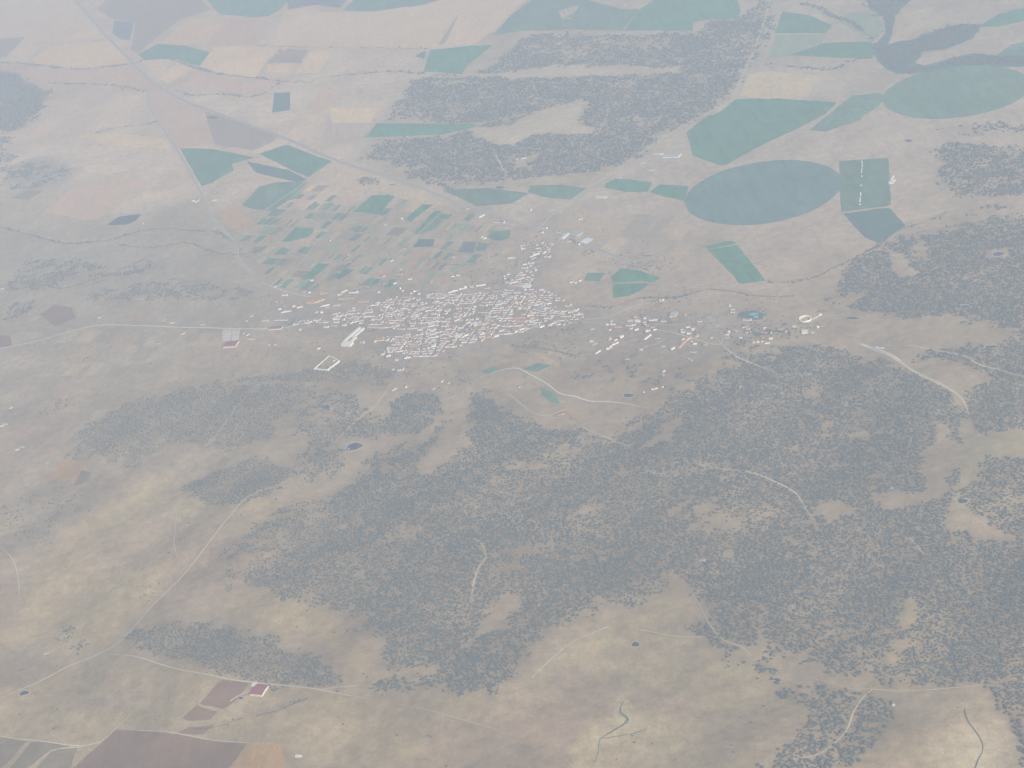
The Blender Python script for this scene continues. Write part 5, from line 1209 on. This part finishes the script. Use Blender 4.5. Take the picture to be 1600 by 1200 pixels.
# stand-in white blocks for the dotted white line across the rectangular field
block_m = plain_mat("block_white", (.80, .80, .76), .05, .5)
sides = 12
bv = []
for z, r_ in ((0, .5), (.8, .5), (1.0, .34)):
    bv += [(r_ * math.cos(2 * math.pi * i / sides), r_ * math.sin(2 * math.pi * i / sides), z) for i in range(sides)]
bf = [tuple(i + k * sides for i in (a, (a + 1) % sides)) + tuple(i + (k + 1) * sides for i in ((a + 1) % sides, a)) for k in range(2) for a in range(sides)] + [tuple(range(2 * sides, 3 * sides))]
bme = bpy.data.meshes.new("white_block"); bme.from_pydata(bv, [], bf); bme.materials.append(block_m)
bn = 0
ORD = 'first second third fourth fifth sixth seventh eighth ninth tenth eleventh twelfth thirteenth fourteenth'.split()
for (x, y) in [(1346.5, 253), (1347, 256.5), (1347, 260), (1346.8, 264), (1346.5, 267), (1346, 270), (1346.3, 276), (1345.5, 290.5), (1344.5, 302.5), (1344.6, 305), (1344, 309), (1343.7, 312), (1343.5, 315), (1343.3, 320)]:
    p = G([x], [y])[0]
    o = bpy.data.objects.new("white_block", bme); C.objects.link(o)
    s = random.uniform(6, 9.5); o.location = (p[0], p[1], height(p[:1], p[1:])[0] + .6); o.scale = (s, s, 5)
    kk = [1346.5, 1347, 1347, 1346.8, 1346.5, 1346, 1346.3, 1345.5, 1344.5, 1344.6, 1344, 1343.7, 1343.5, 1343.3]
    bn += 1
    tag(o, ORD[bn - 1] + " white block from the far end of the dotted line across the rectangular field", "bale stack", "white blocks in a line across the rectangular green field")

# ---------------------------------------------------------------- trees
leaf_m, n, b = new_mat("oak_leaves")
p = pos_vec(n)
info = n.nodes.new("ShaderNodeObjectInfo")
c1 = mixc(n, ramp01(n, noise_node(n, 1 / 45.0, 3, .6, p), 0, 1, .35, .65), (.066, .092, .106), (.096, .116, .120))
c1 = mixc(n, ramp01(n, noise_node(n, 1 / 1.6, 2, .6, p), 0, 1, .35, .65), mul_color(n, c1, ramp01(n, info.outputs["Random"], .75, 1.2, 0, 1)), (.100, .120, .105))
n.links.new(c1, b.inputs["Base Color"])
bark_m = plain_mat("bark", (.13, .10, .08), .2, 1.0)

def crown_mesh(seed):
    r_ = random.Random(seed)
    bm = bmesh.new()
    lobes = [(0, 0, .62, .62)] + [(r_.uniform(.35, .6) * math.cos(a), r_.uniform(.35, .6) * math.sin(a), r_.uniform(.42, .75), r_.uniform(.34, .5)) for a in [k * 2 * math.pi / 5 + r_.uniform(-.4, .4) for k in range(5)]]
    for (x, y, z, s) in lobes:
        res = bmesh.ops.create_icosphere(bm, subdivisions=1, radius=s)
        for v in res['verts']:
            v.co *= r_.uniform(.8, 1.2)
            v.co.z *= .78
            v.co += Vector((x, y, z))
    me_ = bpy.data.meshes.new("crown"); bm.to_mesh(me_); bm.free()
    me_.materials.append(leaf_m)
    return me_
def trunk_mesh(seed):
    r_ = random.Random(seed)
    v = []; k = 6
    lean = (r_.uniform(-.08, .08), r_.uniform(-.08, .08))
    for z, w_, l in ((-.1, .10, 0), (.2, .07, .5), (.5, .05, 1)):
        v += [(w_ * math.cos(2 * math.pi * i / k) + lean[0] * l, w_ * math.sin(2 * math.pi * i / k) + lean[1] * l, z) for i in range(k)]
    f_ = [(a + q_ * k, (a + 1) % k + q_ * k, (a + 1) % k + (q_ + 1) * k, a + (q_ + 1) * k) for q_ in range(2) for a in range(k)]
    b0 = len(v)
    for a in (0.3, 2.4, 4.4):   # limbs
        ex, ey = .38 * math.cos(a), .38 * math.sin(a)
        v += [(lean[0] * .5 - .03, lean[1] * .5, .3), (lean[0] * .5 + .03, lean[1] * .5, .3), (lean[0] * .5, lean[1] * .5 + .03, .3), (ex, ey, .62)]
        f_ += [(b0, b0 + 1, b0 + 3), (b0 + 1, b0 + 2, b0 + 3), (b0 + 2, b0, b0 + 3)]; b0 += 4
    me_ = bpy.data.meshes.new("trunk"); me_.from_pydata(v, [], f_); me_.materials.append(bark_m)
    return me_
CR = [crown_mesh(s) for s in (3, 11, 27, 40, 51)]
TR = [trunk_mesh(s) for s in (3, 11, 27, 40, 51)]

# candidate positions: jittered lattice over the land in view
sp = 9.0
cx_, cy_ = np.meshgrid(np.arange(-4600, 4400, sp), np.arange(3300, 17000, sp))
tx = (cx_ + rng.uniform(-.5, .5, cx_.shape) * sp).ravel(); ty = (cy_ + rng.uniform(-.5, .5, cx_.shape) * sp).ravel()
ppx, ppy, pzz = P(tx, ty, 0 * tx)
ok = (ppx > -40) & (ppx < 1640) & (ppy > -30) & (ppy < 1240)
tx, ty, ppx, ppy, pzz = tx[ok], ty[ok], ppx[ok], ppy[ok], pzz[ok]
dn, sz, wh = wood_density(tx, ty)
m1 = dn > .02
tx, ty, dn, sz, wh, ppx, ppy = tx[m1], ty[m1], dn[m1], sz[m1], wh[m1], ppx[m1], ppy[m1]
clump = fbm(tx, ty, 38, 21, 2)
clump2 = fbm(tx, ty, 120, 33, 2)
# thin wood: only the tops of the noise carry trees; dense wood: nearly everywhere
clump3 = fbm(tx, ty, 420, 45, 2)
prob = np.clip((clump * .50 + clump2 * .30 + clump3 * .20 - (.44 - (dn - .5) * .66)) * 2.7, 0, 1)
want = (sp * sp) / (3.1 * sz * sz * .62)          # share of lattice points for closed canopy at this size
sel = rng.random(len(tx)) < np.clip(prob * want, 0, 1)
# keep a minimum distance
order = rng.permutation(np.where(sel)[0])
grid = {}
keep = []
for i in order:
    r_ = sz[i] * (1.45 if dn[i] > .6 else 1.6)
    gi, gj = int(tx[i] // 14), int(ty[i] // 14)
    good = True
    for a in (-1, 0, 1):
        for b_ in (-1, 0, 1):
            for (qx, qy) in grid.get((gi + a, gj + b_), ()):
                if (qx - tx[i]) ** 2 + (qy - ty[i]) ** 2 < r_ * r_: good = False; break
            if not good: break
        if not good: break
    if good:
        grid.setdefault((gi, gj), []).append((tx[i], ty[i])); keep.append(i)
keep = np.array(keep)
T = [np.array([tx[i], ty[i]]) for i in keep]
TS = [sz[i] * random.choice([.6, .75, .9, 1.0, 1.1, 1.25, 1.45]) for i in keep]
TW = [WOODS[wh[i]][0] for i in keep]
print("wood trees", len(T))
RP = np.concatenate(ROADPTS)
rcell = set()
for dx_ in (-2.5, 2.5):
    for dy_ in (-2.5, 2.5):
        rcell |= set(zip(((RP[:, 0] + dx_) // 6).astype(int).tolist(), ((RP[:, 1] + dy_) // 6).astype(int).tolist()))
okr = [k for k in range(len(T)) if (int(T[k][0] // 6), int(T[k][1] // 6)) not in rcell]
T = [T[k] for k in okr]; TS = [TS[k] for k in okr]; TW = [TW[k] for k in okr]
# trees along creeks, hedges and round the village
def line_trees(pts, per100, r_, spread, name):
    w_ = smooth_line(world_poly(pts), 10)
    L = np.linalg.norm(np.diff(w_, axis=0), axis=1).sum()
    for _ in range(int(L / 100 * per100)):
        c = w_[random.randrange(len(w_))] + np.array([random.gauss(0, spread), random.gauss(0, spread)])
        if vnoise(c[:1], c[1:], 70, 77)[0] < .38: continue
        T.append(c); TS.append(r_ * random.uniform(.7, 1.3)); TW.append(name)
for pts, lb, dn_ in CREEKS:
    far = max(0, 420 - np.mean([p[1] for p in pts])) / 420
    line_trees(pts, 14 * dn_, 4.0 + 3.5 * far, 7 + 5 * far, 'creek: ' + lb)
for c_, r_, n_, nm in [((767, 484), 30, 34, 'village gap'), ((750, 495), 24, 16, 'village gap'), ((458, 503), 18, 16, 'village west'), ((820, 445), 30, 14, 'village north'), ((780, 440), 26, 22, 'village north'), ((838, 385), 50, 30, 'street'), ((820, 405), 40, 26, 'street'),
                     ((893, 510), 40, 24, 'village east'), ((925, 395), 22, 16, 'crossroads'), ((1175, 490), 60, 30, 'swimming pool'), ((1062, 462), 30, 20, 'lane'), ((1030, 470), 30, 12, 'lane'), ((975, 405), 60, 16, 'strip'), ((1000, 410), 70, 40, 'strip'), ((1030, 415), 50, 26, 'strip'),
                     ((1160, 507), 60, 24, 'hamlet'), ((1210, 515), 60, 40, 'hamlet'), ((1240, 512), 40, 24, 'hamlet'), ((1085, 510), 50, 20, 'hamlet'), ((1010, 500), 60, 24, 'hamlet'), ((960, 510), 60, 20, 'hamlet'), ((855, 535), 60, 24, 'below village'), ((600, 545), 40, 14, 'village south'), ((640, 585), 40, 18, 'village south'), ((720, 590), 60, 22, 'village south'), ((820, 540), 50, 20, 'below village'), ((880, 555), 60, 26, 'below village'),
                     ((600, 560), 50, 12, 'village south'), ((500, 545), 60, 12, 'village west'), ((840, 480), 20, 10, 'village east'), ((655, 530), 30, 14, 'village south'), ((580, 515), 22, 12, 'village south'), ((560, 452), 50, 18, 'gardens'), ((740, 432), 70, 20, 'gardens'), ((690, 408), 30, 10, 'gardens'), ((780, 420), 40, 14, 'gardens'), ((420, 545), 60, 10, 'village west'), ((420, 470), 40, 6, 'village west'), ((135, 560), 20, 5, 'plain'), ((700, 560), 40, 12, 'village south'),
                     ((110, 985), 14, 14, 'knolls'), ((125, 1010), 26, 22, 'knolls'), ((100, 998), 20, 14, 'knolls'), ((30, 800), 80, 40, 'left scrub'), ((60, 830), 70, 30, 'left scrub'), ((100, 780), 60, 20, 'left scrub'), ((90, 635), 40, 26, 'left scrub')]:
    c0 = G([c_[0]], [c_[1]])[0]
    for _ in range(n_):
        c = c0 + np.array([random.gauss(0, r_), random.gauss(0, r_ * 1.0)])
        if not free(c, 8): continue
        T.append(c); TS.append(random.uniform(3.2, 5.6)); TW.append(nm)
# scattered shrubs and single trees over the open land
NS = 1500
sx = rng.uniform(-10, 1610, NS * 3); sy = rng.uniform(300, 1210, NS * 3)
pw = G(sx, sy)
dd_, _, _ = wood_density(pw[:, 0], pw[:, 1])
dens = np.clip(fbm(pw[:, 0], pw[:, 1], 200, 91) - .42, 0, 1) * 3 * np.where(sy > 1000, .35, 1)
cnt = 0
takenb = [(tp, tp.min(0), tp.max(0)) for tp in taken]
for i in range(len(sx)):
    if cnt > NS: break
    if dd_[i] > .1 or rng.random() > dens[i]: continue
    q_ = pw[i]
    if not free(q_, 10): continue
    if any((q_ >= lo).all() and (q_ <= hi).all() and sdist(tp, q_[:1], q_[1:])[0] < 0 for tp, lo, hi in takenb): continue
    pr = ((sx[i] - 1191) / 130) ** 2 + ((sy[i] - 307) / 56) ** 2
    if pr < 1: continue
    T.append(q_); TS.append(random.choice([1.6, 2.0, 2.6, 3.2, 4.4])); TW.append('open'); cnt += 1
T = np.array(T); TS = np.array(TS); TZ = height(T[:, 0], T[:, 1])
depth = P(T[:, 0], T[:, 1], TZ)
onscreen = (depth[0] > 4) & (depth[0] < 1596) & (depth[1] > 4) & (depth[1] < 1196)
app = np.where(onscreen, TS / depth[2], 0)
isin = np.array([w_ in ('scatter south', 'scatter east', 'edge east', 'main', 'bottom left') for w_ in TW])
rank = np.argsort(-app)
single = rank[:290]
rest = np.setdiff1d(np.arange(len(T)), single)
TPL = {'scatter east': 'round dark oak among the scattered oaks beside the branch track', 'scatter south': 'round dark oak in the open grove on the lower centre slope', 'edge east': 'dark oak on the wood edge right of the round pond',
       'main': 'dark broad oak in the large oak wood', 'bottom left': 'grey-green oak in the lower left wood above the barn', 'lower right corner': 'dark oak in the corner wood at the lower right', 'open': 'lone dark bush standing on open ground'}
print("trees", len(T), "single", len(single))
first = {}
def sz_name(w_): return w_ not in ('open',)
for k, i in enumerate(single):
    v = int(rng.integers(0, 5))
    e = bpy.data.objects.new("oak_tree", None); C.objects.link(e)
    e.location = (T[i][0], T[i][1], TZ[i]); s = TS[i]
    e.rotation_euler = (0, 0, random.uniform(0, 6.28)); e.scale = (s, s, s * random.uniform(.75, 1.0))
    cr = bpy.data.objects.new("crown", CR[v]); cr.parent = e; C.objects.link(cr)
    tr = bpy.data.objects.new("trunk", TR[v]); tr.parent = e; C.objects.link(tr)
    first.setdefault(v, (cr, tr))
    X, Y = depth[0][i], depth[1][i]
    szw = 'large ' if TS[i] > 6.9 else ('small ' if TS[i] < 5.6 else 'medium ')
    shp = ('low ' if e.scale.z / s < .87 else 'tall ')
    lab = szw + shp + ('dark oak' if sz_name(TW[i]) else 'dark tree') + ' standing ' + where((X, Y), LAND_T if Y > 850 else None)
    tag(e, lab, "tree", "holm oaks: " + lab)

# all other trees: one mass, instanced on points
pm = bpy.data.meshes.new("woodland_trees")
pm.vertices.add(len(rest))
pm.vertices.foreach_set("co", np.column_stack([T[rest], TZ[rest]]).ravel())
aa = pm.attributes.new("size", 'FLOAT_VECTOR', 'POINT')
s_ = TS[rest]
aa.data.foreach_set("vector", np.stack([s_, s_, s_ * rng.uniform(.7, 1.0, len(rest))], 1).ravel())
aa = pm.attributes.new("variety", 'INT', 'POINT'); aa.data.foreach_set("value", rng.integers(0, 5, len(rest)).astype(np.int32))
aa = pm.attributes.new("turn", 'FLOAT', 'POINT'); aa.data.foreach_set("value", rng.uniform(0, 6.28, len(rest)).astype(np.float32))
wo = bpy.data.objects.new("woodland_trees", pm); C.objects.link(wo)
tag(wo, "dark oak woods, creek trees and bushes covering the hills and plain", "trees", kind="stuff")
ng = bpy.data.node_groups.new("tree_scatter", 'GeometryNodeTree')
ng.interface.new_socket("Geometry", in_out='INPUT', socket_type='NodeSocketGeometry')
ng.interface.new_socket("Geometry", in_out='OUTPUT', socket_type='NodeSocketGeometry')
N = ng.nodes; Lk = ng.links
gi_ = N.new("NodeGroupInput"); go_ = N.new("NodeGroupOutput")
mp_ = N.new("GeometryNodeMeshToPoints"); Lk.new(gi_.outputs[0], mp_.inputs["Mesh"])
jn = N.new("GeometryNodeJoinGeometry")
def named(nm, typ):
    q_ = N.new("GeometryNodeInputNamedAttribute"); q_.data_type = typ; q_.inputs[0].default_value = nm
    return q_.outputs[0]
sa_, va_, ta_ = named("size", 'FLOAT_VECTOR'), named("variety", 'INT'), named("turn", 'FLOAT')
cx3 = N.new("ShaderNodeCombineXYZ"); Lk.new(ta_, cx3.inputs[2])
for v in range(5):
    if v not in first: continue
    cr, tr = first[v]
    j2 = N.new("GeometryNodeJoinGeometry")
    for ob in (cr, tr):
        oi = N.new("GeometryNodeObjectInfo"); oi.transform_space = 'ORIGINAL'; oi.inputs["Object"].default_value = ob
        Lk.new(oi.outputs["Geometry"], j2.inputs[0])
    cp = N.new("FunctionNodeCompare"); cp.data_type = 'INT'; cp.operation = 'EQUAL'
    ia = [s for s in cp.inputs if s.enabled and s.type == 'INT']
    Lk.new(va_, ia[0]); ia[1].default_value = v
    ip = N.new("GeometryNodeInstanceOnPoints")
    Lk.new(mp_.outputs[0], ip.inputs["Points"]); Lk.new(cp.outputs[0], ip.inputs["Selection"]); Lk.new(j2.outputs[0], ip.inputs["Instance"])
    Lk.new(cx3.outputs[0], ip.inputs["Rotation"]); Lk.new(sa_, ip.inputs["Scale"])
    Lk.new(ip.outputs[0], jn.inputs[0])
Lk.new(jn.outputs[0], go_.inputs[0])
md = wo.modifiers.new("scatter", 'NODES'); md.node_group = ng
print("done")
